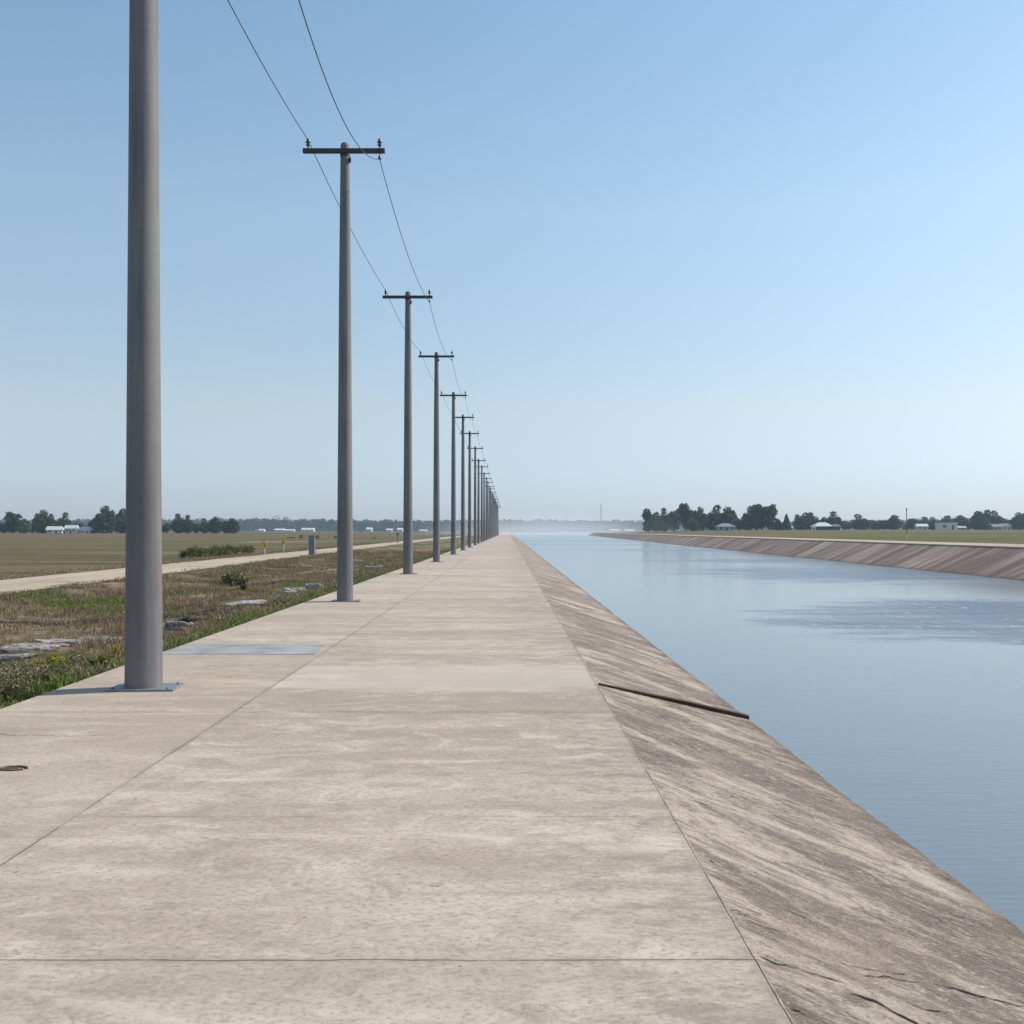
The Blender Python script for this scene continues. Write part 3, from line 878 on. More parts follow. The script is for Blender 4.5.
def stone_gap(x, y):      # keep grass off the line of stones
    return 0.12 if abs(x + 7.2 + 0.3 * math.sin(y * 0.5)) < 0.30 and y < 42 else 1.0
def dens(x, y): return min(1.0, 14.0 / max(y, 8)) ** 0.6
g1 = grass_patch('dry_grass', 18500, (-14.5, -5.05), (6, 95), lambda x, y: stone_gap(x, y) * dens(x, y) * (1 - 0.55 * sstep(0.45, 0.75, green_of(x, y))) * (0.12 + 1.0 * sstep(-0.2, 0.25, nz(x, y, 30, 0.6))),
                 lambda x, y: 0.10 + 0.15 * nz(x, y, 31, 0.7) + 0.16 * max(0, nz(x, y, 37, 0.9) - 0.12), M['dry'], 8, 0.006, 1.1, 0.14, 1.4)
tag(g1, 'dry pinkish brown grass covering the verge beside the promenade', 'grass', kind='stuff')
g2 = grass_patch('green_grass', 8600, (-14.4, -4.93), (6, 95), lambda x, y: stone_gap(x, y) * dens(x, y) * sstep(0.5, 0.75, green_of(x, y)) * (0.25 + 0.9 * sstep(-0.3, 0.1, nz(x, y, 35, 0.9))),
                 lambda x, y: 0.07 + 0.05 * nz(x, y, 33, 0.6) + 0.14 * max(0, nz(x, y, 34, 1.7)) * sstep(-6.2, -5.2, x), M['grn'], 7, 0.008, 0.9, 0.10, 1.4)
tag(g2, 'short green grass fringing the promenade and in patches on the verge', 'grass', kind='stuff')
g3 = grass_patch('roadside_grass', 1200, (-14.9, -14.0), (12, 150), lambda x, y: 0.9 * (0.3 + sstep(-.2, .3, nz(x, y, 40, 0.6))), lambda x, y: 0.07, M['dry'], 5, 0.008, 1.0, 0.15, 1.5)
tag(g3, 'sparse dry grass along the edge of the gravel road', 'grass', kind='stuff')
g4 = grass_patch('meadow_grass', 1500, (-21.5, -18.7), (30, 150), lambda x, y: 0.9 * (0.3 + sstep(-.2, .3, nz(x, y, 41, 0.4))), lambda x, y: 0.08, M['dry'], 5, 0.01, 1.0, 0.2, 1.4)
tag(g4, 'low dry grass on the meadow side of the gravel road', 'grass', kind='stuff')

g5 = grass_patch('edge_weeds', 700, (-6.3, -4.95), (9.5, 60), lambda x, y: dens(x, y) * sstep(0.05, 0.30, nz(x, y, 44, 1.1)), lambda x, y: 0.13 + 0.12 * nz(x, y, 45, 2), M['sage'], 7, 0.010, 1.0, 0.12, 1.5)
tag(g5, 'patchy olive green weeds mixed into the grass along the promenade edge', 'weeds', kind='stuff')
# upright bushy weeds with pale seed heads, near left corner
def weed(loc, h, r, mat_leaf, label, nstem=16, name='weed_plant', leaf=0.022, group='weeds beside the promenade'):
    root = empty(name, loc)
    stems = MB(); lv = []
    for s in range(nstem):
        a = random.uniform(0, 2 * math.pi); rr = r * math.sqrt(random.random())
        bx, by = 0.25 * rr * math.cos(a), 0.25 * rr * math.sin(a)
        tx, ty = rr * math.cos(a), rr * math.sin(a)
        hh = h * random.uniform(0.65, 1.05) * (1 - 0.25 * rr / r)
        p = [(bx, by, -0.02), ((bx + tx) * .5, (by + ty) * .5, hh * .55), (tx, ty, hh)]
        stems.tube(p, [0.004, 0.003, 0.0015], 3, cap=False)
        for k in range(34):
            t = random.uniform(0.12, 1.0)
            x = bx + (tx - bx) * t + random.gauss(0, 0.018); y = by + (ty - by) * t + random.gauss(0, 0.018); z = hh * t
            s_ = leaf * random.uniform(0.5, 1.2)
            d = Vector((random.gauss(0, 1), random.gauss(0, 1), random.gauss(0.5, 0.6))).normalized() * s_
            w = Vector((random.gauss(0, 1), random.gauss(0, 1), random.gauss(0, 1))).normalized() * s_ * 0.35
            c = Vector((x, y, z))
            lv.append((c - w, c + d * .5 - w * 1.3, c + d, c + d * .5 + w * 1.3))
    stems.build('stem', M['sage'], root)
    face_mesh('foliage', np.array([[tuple(p) for p in q] for q in lv]), mat_leaf, parent=root)
    tag(root, label, 'weed', group)
    return root
WG = 'weeds beside the promenade'
wl = [(-5.55, 10.35, .34, .30), (-5.95, 10.9, .38, .34), (-5.35, 10.85, .24, .22), (-6.1, 11.6, .38, .34), (-5.6, 11.4, .30, .28),
      (-6.5, 12.3, .36, .34), (-6.0, 12.35, .30, .30), (-5.45, 11.95, .22, .22), (-6.5, 13.3, .30, .30), (-6.2, 14.2, .24, .28), (-5.75, 10.1, .30, .30), (-6.55, 11.2, .36, .34)]
for x, y, h, r in wl:
    weed((x, y, left_z(x, y)), h * 1.3, r * 1.05, M['sage'], 'bushy grey green weed with pale seed heads in the clump at lower left corner', 40, leaf=.030)
weed((-5.93, 12.9, left_z(-5.93, 12.9)), .42, .22, M['yel'], 'yellow green leafy weed standing taller than the grass beside the grey weed clump', 16, leaf=0.045)
weed((-5.62, 12.6, left_z(-5.62, 12.6)), .20, .18, M['grn'], 'bright green low leafy plant at the promenade edge below the yellow weed', 14, leaf=0.05)
weed((-5.45, 13.4, left_z(-5.45, 13.4)), .16, .18, M['grn'], 'second bright green low plant, at the concrete edge just left of the thick pole', 14, leaf=0.05)
weed((-5.9, 15.0, left_z(-5.9, 15.0)), .22, .2, M['yel'], 'small yellow green plant just right of the seed head weeds', 12, leaf=0.04)

# stones
def stone(loc, d, rz, label, name='flat_stone', flat=0.6):
    m = MB(); nu, nv = 22, 12
    sd = random.uniform(0, 100)
    vs = []
    for j in range(nv + 1):
        th = math.pi * j / nv
        for i in range(nu):
            ph = 2 * math.pi * i / nu
            v = Vector((math.sin(th) * math.cos(ph), math.sin(th) * math.sin(ph), math.cos(th)))
            q = Vector([math.copysign(abs(c) ** flat, c) for c in v])
            k = 1 + 0.45 * mn.noise(v * 1.4 + Vector((sd, 0, 0))) + 0.18 * mn.noise(v * 4 + Vector((sd, 5, 0)))
            vs.append((q.x * d[0] / 2 * k, q.y * d[1] / 2 * k, q.z * d[2] / 2 * (1 + 0.6 * mn.noise(v * 2.4 + Vector((0, sd, 0))))))
    fs = [(j * nu + i, (j + 1) * nu + i, (j + 1) * nu + (i + 1) % nu, j * nu + (i + 1) % nu) for j in range(nv) for i in range(nu)]
    m.add(vs, fs, False)
    o = m.build(name, M['rock'], loc=loc)
    o.rotation_euler = (random.uniform(-.12, .12), random.uniform(-.12, .12), rz)
    return tag(o, label, 'stone', 'pale stones in a line along the verge')
def onleft(px, py):
    v = (py - 531) / F; Y = 2.0 / v
    return at(px, Y), Y
SG = [
 ((6, 662), (1.0, .35, .16), 'pale flat stone at the left picture edge, first of the stone line'),
 ((22, 657), (1.0, .34, .16), 'pale grey flat stone second from the left picture edge in the stone line'),
 ((38, 653), (1.0, .34, .15), 'grey flat stone third from the left picture edge in the stone line'),
 ((54, 650.5), (1.1, .5, .15), 'grey flat stone above the yellow green weed'),
 ((72, 647), (1.1, .5, .14), 'broad pale stone right of the one above the yellow weed'),
 ((88, 644), (1.1, .55, .14), 'broad whitish stone between the yellow weed and the thick pole'),
 ((104, 642), (1.1, .5, .16), 'whitish stone second nearest to the thick pole on its left'),
 ((119, 641), (1.0, .4, .17), 'whitish stone touching the left side of the thick pole in the picture'),
 ((170, 631), (1.1, .4, .22), 'brown grey stone just right of the thick pole'),
 ((181, 626.5), (.7, .35, .2), 'small whitish stone right of the thick pole'),
 ((197, 623), (1.1, .4, .16), 'long dark grey stone before the white slab'),
 ((213, 614), (1.5, .4, .3), 'long dark brown shape standing in for the crevice before the white slab'),  # dark crevice between the stones, filled in as a long brown stone shape
 ((249, 607.5), (1.2, .65, .2), 'large white slab shaped stone, brightest in the line'),
 ((296, 592.5), (1.0, .6, .3), 'white rounded stone left of the second pole'),
 ((315, 588), (.75, .5, .34), 'smaller white stone closest to the second pole on its left'),
 ((286, 597), (.7, .4, .2), 'small grey stone in front of the white rounded stone'),
 ((374, 569.5), (1.3, .9, .3), 'pale stone between the second and third poles, left of a smaller one'),
 ((380, 567.5), (1.0, .8, .4), 'pale stone nearest the third pole on its left'),
 ((367, 573), (1.1, .7, .3), 'low pale stone closest to the second pole on its right'),
]
for (px, py), d, lab in SG:
    x, y = onleft(px, py)
    o = stone((x, y, left_z(x, y) + d[2] * 0.02), (d[0] * .85, d[1] * .52, d[2] * .9), random.uniform(-0.1, 0.5), lab)
    if 'dark' in lab or 'brown' in lab: o.data.materials[0] = simple('dark_stone_and_crevice', (0.10, 0.08, 0.07), 0.95, var=0.5, bump=1.0)
    elif 'white' in lab: o.data.materials[0] = simple('whitish_stone', (0.34, 0.325, 0.315), 0.9, var=0.5, scale=11, bump=1.0)

# ------------------------------------------------------------------ leafy things
def crown_faces(blobs, n, s, hollow=0.55):
    """leaf clumps scattered through blobs (cx,cy,cz,rx,ry,rz)"""
    w = np.array([b[3] * b[5] for b in blobs]); w = w / w.sum()
    idx = rng.choice(len(blobs), n, p=w)
    B = np.array(blobs)[idx]
    d = rng.normal(size=(n, 3)); d /= np.linalg.norm(d, axis=1)[:, None]
    rad = hollow + (1.08 - hollow) * rng.random(n) ** 0.6
    c = B[:, :3] + d * B[:, 3:] * rad[:, None]
    u = rng.normal(size=(n, 3)); u /= np.linalg.norm(u, axis=1)[:, None]
    v = np.cross(u, rng.normal(size=(n, 3))); v /= np.linalg.norm(v, axis=1)[:, None]
    sz = s * (0.5 + rng.random(n))[:, None]
    u = u * sz; v = v * sz * 0.75
    return np.stack([c - u * .6 - v * .4, c + u * .5 - v * .6, c + u * .7 + v * .5, c - u * .4 + v * .6], 1)

def make_blobs(kind, rnd):
    """unit tree: height 1, half width about 0.5"""
    bl = []
    if kind == 'round':
        bl.append((0, 0, .40, .40, .40, .38)); bl.append((.1, .1, .18, .36, .36, .16))
        for k in range(9):
            a = rnd.uniform(0, 2 * math.pi); r = rnd.uniform(.12, .34)
            zz = rnd.uniform(.25, .80)
            q = rnd.uniform(.13, .22)
            bl.append((r * math.cos(a), r * math.sin(a), zz, q, q, q * rnd.uniform(.8, 1.1)))
        bl.append((rnd.uniform(-.1, .1), 0, .84, .17, .17, .15))
    elif kind == 'tall':
        for k in range(9):
            zz = .18 + .72 * k / 8
            q = .36 * (1 - 0.45 * abs(zz - .5) / .5) * rnd.uniform(.7, 1.1)
            a = rnd.uniform(0, 2 * math.pi)
            bl.append((.16 * math.cos(a), .16 * math.sin(a), zz, q, q, .13))
    elif kind == 'cone':
        for k in range(8):
            zz = .12 + .82 * k / 7
            q = .42 * (1 - zz) + .05
            bl.append((rnd.uniform(-.03, .03), 0, zz, q, q, .10))
    else:            # wide low
        for k in range(12):
            a = rnd.uniform(0, 2 * math.pi); r = rnd.uniform(.05, .42)
            zz = rnd.uniform(.2, .74) * (1 - r * .6)
            q = rnd.uniform(.14, .22)
            bl.append((r * math.cos(a), r * math.sin(a), zz, q, q, q * .95))
        bl.append((0, 0, .4, .36, .36, .34))
    return bl
rt = random.Random(5)
crown_meshes = {}
def tree_mesh(kind, var):
    key = (kind, var)
    if key not in crown_meshes:
        V = crown_faces(make_blobs(kind, rt), 2600, 0.050, 0.4)
        o = face_mesh('crown', V, M['leafd'])
        t = MB()
        t.tube([(0, 0, -.03), (.01, 0, .2), (-.01, .01, .5), (0, 0, .8)], [.035, .027, .018, .006], 7)
        for k in range(4):
            a = rt.uniform(0, 6.28)
            t.tube([(0, 0, .22 + .08 * k), (.14 * math.cos(a), .14 * math.sin(a), .38 + .09 * k), (.26 * math.cos(a), .26 * math.sin(a), .5 + .09 * k)], [.014, .009, .003], 5)
        tr = t.build('trunk', M['bark'])
        crown_meshes[key] = (o.data, tr.data)
        bpy.data.objects.remove(o); bpy.data.objects.remove(tr)
    return crown_meshes[key]
mat_copies = {}
def tree(px, ytop, wpx, Y, base, kind, mat, label, group, cat='tree', name='broadleaf_tree'):
    cm, tm = tree_mesh(kind, rt.randrange(3))
    x = at(px, Y)
    z = base(x, Y)
    h = (531 - ytop) * Y / F - z
    w = wpx * Y / F
    root = empty(name, (x, Y, z), rt.uniform(0, 6.28))
    f = 1.0 if kind in ('round', 'wide') else 1.5
    root.scale = (w * f / 1.0, w * f / 1.0, h)
    key = (cm.name, mat)
    if key not in mat_copies:
        c2 = cm.copy(); c2.materials.clear(); c2.materials.append(M[mat]); mat_copies[key] = c2
    c = bpy.data.objects.new('crown', mat_copies[key]); C.objects.link(c); c.parent = root
    t = bpy.data.objects.new('trunk', tm); C.objects.link(t); t.parent = root
    tag(root, label, cat, group)
    return root

RG = 'trees behind the meadow across the canal'
right_trees = [
 (649.5, 509.5, 8, 430, 'tall', 'leafd', 'slender tree standing at the left end of the tree group across the canal'),
 (657.5, 511.5, 11, 445, 'round', 'leafg', 'greyish tree second from the left end of the tree group across the canal'),
 (664.5, 507.5, 11, 450, 'round', 'leafd', 'tree third from the left end of the group across the canal'),
 (674, 506.5, 14, 455, 'wide', 'leafg', 'broad greyish green tree in the left half of the tree group across the canal'),
 (685.5, 504, 12, 460, 'tall', 'leafd', 'tallest dark tree in the left half of the group across the canal'),
 (693, 516, 10, 425, 'round', 'leafm', 'low lighter green tree in front of the dark ones across the canal'),
 (699, 506.5, 13, 450, 'round', 'leafd', 'dark round tree right of the tallest one across the canal'),
 (715, 505, 17, 455, 'round', 'leafd', 'broad dark tree directly behind the small grey house'),
 (728.5, 506, 16, 455, 'round', 'leafd', 'dark tree behind the right side of the small grey house'),
 (739, 515, 13, 445, 'wide', 'leafg', 'lower greyish tree just right of the small grey house'),
 (748.5, 506, 12, 440, 'round', 'leafd', 'dark round tree at the centre right of the group, right of the small house'),
 (756.5, 505.5, 9, 440, 'tall', 'leafm', 'green upright tree right of the small house, left of its taller twin'),
 (762, 505, 9, 442, 'tall', 'leafm', 'green upright tree, the taller twin in the right part of the group'),
 (770, 505, 9, 438, 'tall', 'leafd', 'narrow dark tree at the right end of the tree group'),
 (779, 520, 7, 430, 'cone', 'leafd', 'small dark pointed tree just right of the tree group'),
 (786.5, 514.5, 6, 440, 'cone', 'leafg', 'grey pointed tree beside the tiny white shed'),
 (798, 514, 9, 500, 'round', 'leafg', 'grey green tree just right of the tiny white shed'),
 (804, 512.5, 13, 500, 'round', 'leafd', 'round dark tree left of the house with the wide pale roof'),
 (812, 512, 13, 505, 'round', 'leafd', 'dark tree behind the left eave of the wide pale roof'),
 (824, 516.5, 10, 510, 'round', 'leafm', 'small light green tree above the middle of the wide pale roof'),
 (834, 511, 13, 500, 'round', 'leafd', 'dark tree rising behind the right end of the wide pale roof'),
 (846, 519, 12, 490, 'wide', 'leafm', 'low green tree right of the wide pale roof'),
 (860, 514, 16, 560, 'round', 'leafd', 'round tree midway between the wide pale roof and the thin marker pole'),
 (873, 517.5, 13, 565, 'wide', 'leafg', 'low grey tree left of the one beside the thin marker pole'),
 (884, 518.5, 13, 565, 'wide', 'leafd', 'low dark tree second left of the thin marker pole'),
 (894.5, 514.5, 15, 560, 'round', 'leafd', 'round tree just left of the thin marker pole'),
 (912, 516.5, 13, 570, 'wide', 'leafd', 'low dark tree just right of the thin marker pole'),
 (924, 516.5, 12, 570, 'round', 'leafd', 'tree behind the small white building right of the marker pole'),
 (934, 517, 12, 540, 'round', 'leafm', 'green tree between the small white building and the long white building'),
 (946, 515.5, 14, 580, 'round', 'leafd', 'tree behind the left half of the long white building'),
 (958, 515, 14, 580, 'round', 'leafd', 'tree behind the right half of the long white building'),
 (969, 517, 13, 575, 'wide', 'leafd', 'dark tree right of the long white building'),
 (978, 510.5, 15, 560, 'round', 'leafd', 'left crown of the big dark trio of trees near the right edge'),
 (987, 509.5, 15, 562, 'round', 'leafd', 'middle and tallest crown of the big dark trio near the right edge'),
 (996, 510.5, 13, 560, 'round', 'leafd', 'right crown of the big dark trio of trees near the right edge'),
 (985, 517.5, 9, 520, 'cone', 'leafg', 'pale grey pointed tree in front of the big dark trio'),
 (1007, 517, 12, 560, 'wide', 'leafd', 'low tree behind the grey farm building at right'),
 (1018, 512, 13, 540, 'round', 'leafd', 'dark tree at the right picture edge'),
 (1034, 511, 18, 540, 'round', 'leafd', 'tree outside the frame beyond the right picture edge'),
]
for px, yt, w, Y, k, m, lab in right_trees:
    tree(px, yt, w * 1.42, Y, right_z, k, m, lab, RG)
LG = 'trees at the far side of the left meadow'
left_trees = [
 (-6, 516, 12, 450, 'round', 'leafd', 'dark tree cut by the left picture edge'),
 (5, 519.5, 10, 455, 'wide', 'leafd', 'low tree beside the left picture edge'),
 (13, 512.5, 10, 450, 'tall', 'leafd', 'narrow upright tree near the left picture edge'),
 (24.5, 518, 11, 455, 'round', 'leafg', 'small grey tree between the narrow tree and the large one at far left'),
 (33, 521, 10, 460, 'wide', 'leafg', 'low grey bushy tree left of the large tree by the white sheds'),
 (42, 509.5, 16, 445, 'round', 'leafd', 'large round tree left of the white sheds'),
 (51, 513.5, 10, 448, 'round', 'leafm', 'greener tree on the right flank of the large one by the white sheds'),
 (64, 512, 12, 450, 'round', 'leafd', 'dark tree standing behind the middle white shed'),
 (78, 520, 14, 500, 'wide', 'leafg', 'low grey tree behind the right hand white shed'),
 (94, 518, 11, 450, 'round', 'leafd', 'low dark tree on the left flank of the tallest left tree'),
 (107, 505.5, 18, 445, 'round', 'leafd', 'tallest tree on the left, left of the thick pole'),
 (121, 508, 16, 450, 'round', 'leafd', 'tall dark tree partly hidden behind the thick pole'),
 (136, 512, 16, 450, 'round', 'leafd', 'tree hidden behind the thick pole'),
 (166, 521, 10, 460, 'wide', 'leafm', 'low green tree just right of the thick pole'),
 (179, 513.5, 12, 445, 'round', 'leafd', 'dark round tree right of the thick pole, left of a pair'),
 (188, 514.5, 9, 446, 'round', 'leafd', 'dark tree, the right one of the pair right of the thick pole'),
 (196, 521, 9, 450, 'wide', 'leafm', 'low tree between the dark pair and the last group on the left'),
 (205, 518, 10, 455, 'round', 'leafg', 'greyish tree at the left of the last group before open meadow'),
 (215, 516, 12, 450, 'round', 'leafd', 'tallest tree of the last group before open meadow'),
 (225, 519, 10, 455, 'wide', 'leafd', 'low tree second from the right end of the last group on the left'),
 (233.5, 518, 11, 448, 'round', 'leafd', 'dark tree at the right end of the last group on the left'),
]
for px, yt, w, Y, k, m, lab in left_trees:
    tree(px, yt, w * 1.42, Y, left_z, k, m, lab, LG)

# shrubs
def shrub(px, ybase, wpx, hpx, Y, mat, label, group=None, base=left_z, n=260):
    x = at(px, Y); z = base(x, Y)
    w = wpx * Y / F; h = hpx * Y / F
    root = empty('shrub', (x, Y, z))
    rnd = random
    bl = [(rnd.uniform(-.3, .3) * w, rnd.uniform(-.3, .3) * w, h * rnd.uniform(.25, .7), w * .22, w * .22, h * .28) for _ in range(6)]
    bl.append((0, 0, h * .4, w * .4, w * .4, h * .4))
    face_mesh('foliage', crown_faces(bl, n * 3, max(h, w * .5) * 0.065, 0.3), M[mat], parent=root)
    t = MB()
    for k in range(4):
        a = rnd.uniform(0, 6.28)
        t.tube([(0, 0, -.03), (w * .12 * math.cos(a), w * .12 * math.sin(a), h * .35), (w * .25 * math.cos(a), w * .25 * math.sin(a), h * .7)], [h * .03, h * .02, h * .008], 5)
    t.build('stem', M['bark'], root)
    return tag(root, label, 'shrub', group)
SGR = 'shrubs along the far side of the gravel road'
shrub(183, 556, 12, 9, 70, 'leafd', 'dark shrub at the left end of the shrub row beyond the gravel road', SGR)
names = ['second', 'third', 'fourth', 'fifth', 'sixth', 'seventh', 'eighth', 'ninth', 'tenth', 'eleventh']
for k in range(10):
    px = 192 + k * 6.3
    shrub(px, 556, 17, 12 - 0.25 * k + random.uniform(-1, 1), 71 + k * 1.3, 'leafo', names[k] + ' shrub from the left in the olive green shrub row beyond the gravel road', SGR)
shrub(229, 588, 16, 15, 36.5, 'leafd', 'dark shrub on the verge between the thick pole and the second pole', 'shrubs on the verge', n=420)
for tx_, ty_, th_ in ((-10.05, 36.3, .62), (-9.75, 36.6, .55)):
    weed((tx_, ty_, left_z(tx_, ty_)), th_, .38, M['sage'], 'tall dry grass tussock growing through the dark shrub on the verge', 22, name='grass_tussock', leaf=.09, group='grass tussocks on the verge')
shrub(238, 588, 12, 16, 36.9, 'leafo', 'dry olive shrub touching the dark shrub on the verge', 'shrubs on the verge', n=420)
shrub(243, 590, 7, 8, 34.0, 'leafd', 'small dark shrub just right of the dry olive one on the verge', 'shrubs on the verge')
shrub(301, 539, 5.5, 5, 250, 'leafd', 'small round dark bush alone in the meadow left of the grey cabinet', 'bushes in the left meadow', n=120)
shrub(317.5, 540, 7, 5, 230, 'leafm', 'small green bush in the meadow just right of the grey cabinet', 'bushes in the left meadow', n=120)
shrub(292, 539, 9, 1.8, 250, 'leafd', 'very low dark bush between the yellow markers and the round bush', 'bushes in the left meadow', n=120)
shrub(336, 540, 6, 4, 240, 'leafm', 'small bush in the meadow left of the second pole', 'bushes in the left meadow', n=120)
shrub(374, 541, 6, 3, 230, 'leafm', 'small bush in the meadow between the second and third poles', 'bushes in the left meadow', n=120)

# ------------------------------------------------------------------ roadside markers, cabinet, posts
def marker(px, Y, x_off, label, second=False):
    x = at(px, Y); z = left_z(x, Y)
    root = empty('road_marker', (x, Y, z))
    m = MB(); m.box((0, 0, .26), (.085, .06, .60), bevel=.008); m.build('post', M['postw'], root)
    m = MB()
    m.add([(-.20, -.035, .98), (-.11, -.035, .60), (.02, -.035, .45), (.15, -.035, .60), (.20, -.035, .92), (.04, -.035, 1.04),
           (-.20, .035, .98), (-.11, .035, .60), (.02, .035, .45), (.15, .035, .60), (.20, .035, .92), (.04, .035, 1.04)],
          [(0, 1, 2, 3, 4, 5), (11, 10, 9, 8, 7, 6), (0, 6, 7, 1), (1, 7, 8, 2), (2, 8, 9, 3), (3, 9, 10, 4), (4, 10, 11, 5), (5, 11, 6, 0)])
    m.build('marker_head', M['yellow'], root)
    m = MB(); m.box((.085 if not second else -.10, -.048, .72), (.09, .02, .26), 0.0, ry=.2); m.build('stripe', M['orange'], root)
    if second:
        m = MB(); m.box((.06, -.052, .42), (.13, .03, .5), bevel=.006); m.build('reflector_panel', M['postw'], root)
        m = MB(); m.lathe([(.02, 1.0), (.06, 1.05), (.06, 1.14), (.02, 1.18)], (0.05, 0, 0), 8); m.build('cap', M['greyp'], root)
    return tag(root, label, 'road marker', 'yellow markers beside the gravel road')
marker(264.5, 78, 0, 'yellow topped marker on a thin white post, left of the two by the gravel road')
marker(283.5, 90, 0, 'yellow marker with pale panel and dark cap, right of two by gravel road', True)

x = at(312, 75); z = left_z(x, 75)
cab = empty('utility_cabinet', (x, 75, z))
m = MB(); m.box((0, 0, .72), (.44, .34, 1.5), bevel=.015); m.build('body', M['greyp'], cab)
m = MB(); m.box((0, 0, 1.485), (.50, .40, .05), bevel=.01); m.build('lid', M['greyp'], cab)
m = MB(); m.box((0, -.176, .75), (.36, .014, 1.2), bevel=.004); d_ = m.build('door', M['greyp'], cab)
m = MB(); m.box((.13, -.19, .8), (.02, .02, .12)); m.build('handle', M['arm'], d_)
tag(cab, 'tall narrow dark grey cabinet beside the gravel road left of the second pole', 'cabinet')
x = at(317, 74.5)
m = MB(); m.box((0, 0, .14), (.11, .08, .44), bevel=.01); m.box((0, 0, .37), (.08, .06, .03), bevel=.005)
tag(m.build('marker_stub', M['postw'], loc=(x, 74.5, left_z(x, 74.5))), 'short white stub post at the right foot of the grey cabinet', 'post')
x = at(397.8, 150)
root = empty('roadside_post', (x, 150, left_z(x, 150)))
m = MB(); m.box((0, 0, .75), (.16, .14, 1.6), bevel=.01); m.build('post', M['greyp'], root)
m = MB(); m.box((0, -.08, 1.35), (.42, .03, .36), bevel=.01); m.build('plate', M['greyp'], root)
tag(root, 'small grey post with a plate beside the road just left of the third pole', 'post')
x = at(467.3, 128)
root = empty('sign_post', (x, 128, left_z(x, 128)))
m = MB(); m.tube([(0, 0, 0), (0, 0, 1.5)], .05, 8); m.build('post', M['greyp'], root)
m = MB(); m.box((0, -.06, 1.35), (.42, .03, .32), bevel=.008); m.build('panel', M['postw'], root)
m = MB(); m.box((0, -.06, .85), (.3, .03, .2), bevel=.008); m.build('panel', M['postw'], root)
tag(root, 'small white sign on a post seen between the sixth and seventh poles', 'sign')

# thin marker pole on the far crest
Y = 95.0; x = at(906.6, Y)
root = empty('marker_pole', (x, Y, -0.78))
m = MB(); m.tube([(0, 0, 0), (0, 0, 2.65)], .035, 8); m.build('pole', M['greyp'], root)
m = MB(); m.tube([(0, 0, 2.65), (0, 0, 2.97)], .05, 8); m.build('band', M['crack'], root)
m = MB(); m.tube([(0, 0, 2.28), (0, 0, 2.40)], .047, 8); m.build('band', M['crack'], root)
m = MB(); m.tube([(0, 0, 0), (0, 0, .42)], .055, 8); m.build('foot', M['postw'], root)
tag(root, 'thin grey marker pole with dark bands at its top on the far bank', 'marker pole')

# lattice radio mast on the horizon
Y = 1500.0; x = at(601, Y)
root = empty('radio_mast', (x, Y, -1.0))
m = MB(); H = 41.0; w = 1.5
c3 = [(w * math.cos(a), w * math.sin(a)) for a in (0.3, 0.3 + 2.094, 0.3 + 4.188)]
for cx_, cy_ in c3: m.tube([(cx_, cy_, 0), (cx_ * .5, cy_ * .5, H)], .15, 5)
nseg = 14
for k in range(nseg):
    z0, z1 = H * k / nseg, H * (k + 1) / nseg
    s0, s1 = 1 - .5 * k / nseg, 1 - .5 * (k + 1) / nseg
    for i in range(3):
        a, b = c3[i], c3[(i + 1) % 3]
        m.tube([(a[0] * s0, a[1] * s0, z0), (b[0] * s1, b[1] * s1, z1)], .07, 4)
        m.tube([(a[0] * s1, a[1] * s1, z1), (b[0] * s1, b[1] * s1, z1)], .06, 4)
m.build('lattice', M['tower'], root)
m = MB(); m.tube([(0, 0, H - .5), (0, 0, H + 3)], [.2, .08], 5); m.build('antenna', M['tower'], root)
tag(root, 'tall thin lattice mast rising over the distant woods beyond the water', 'radio mast')

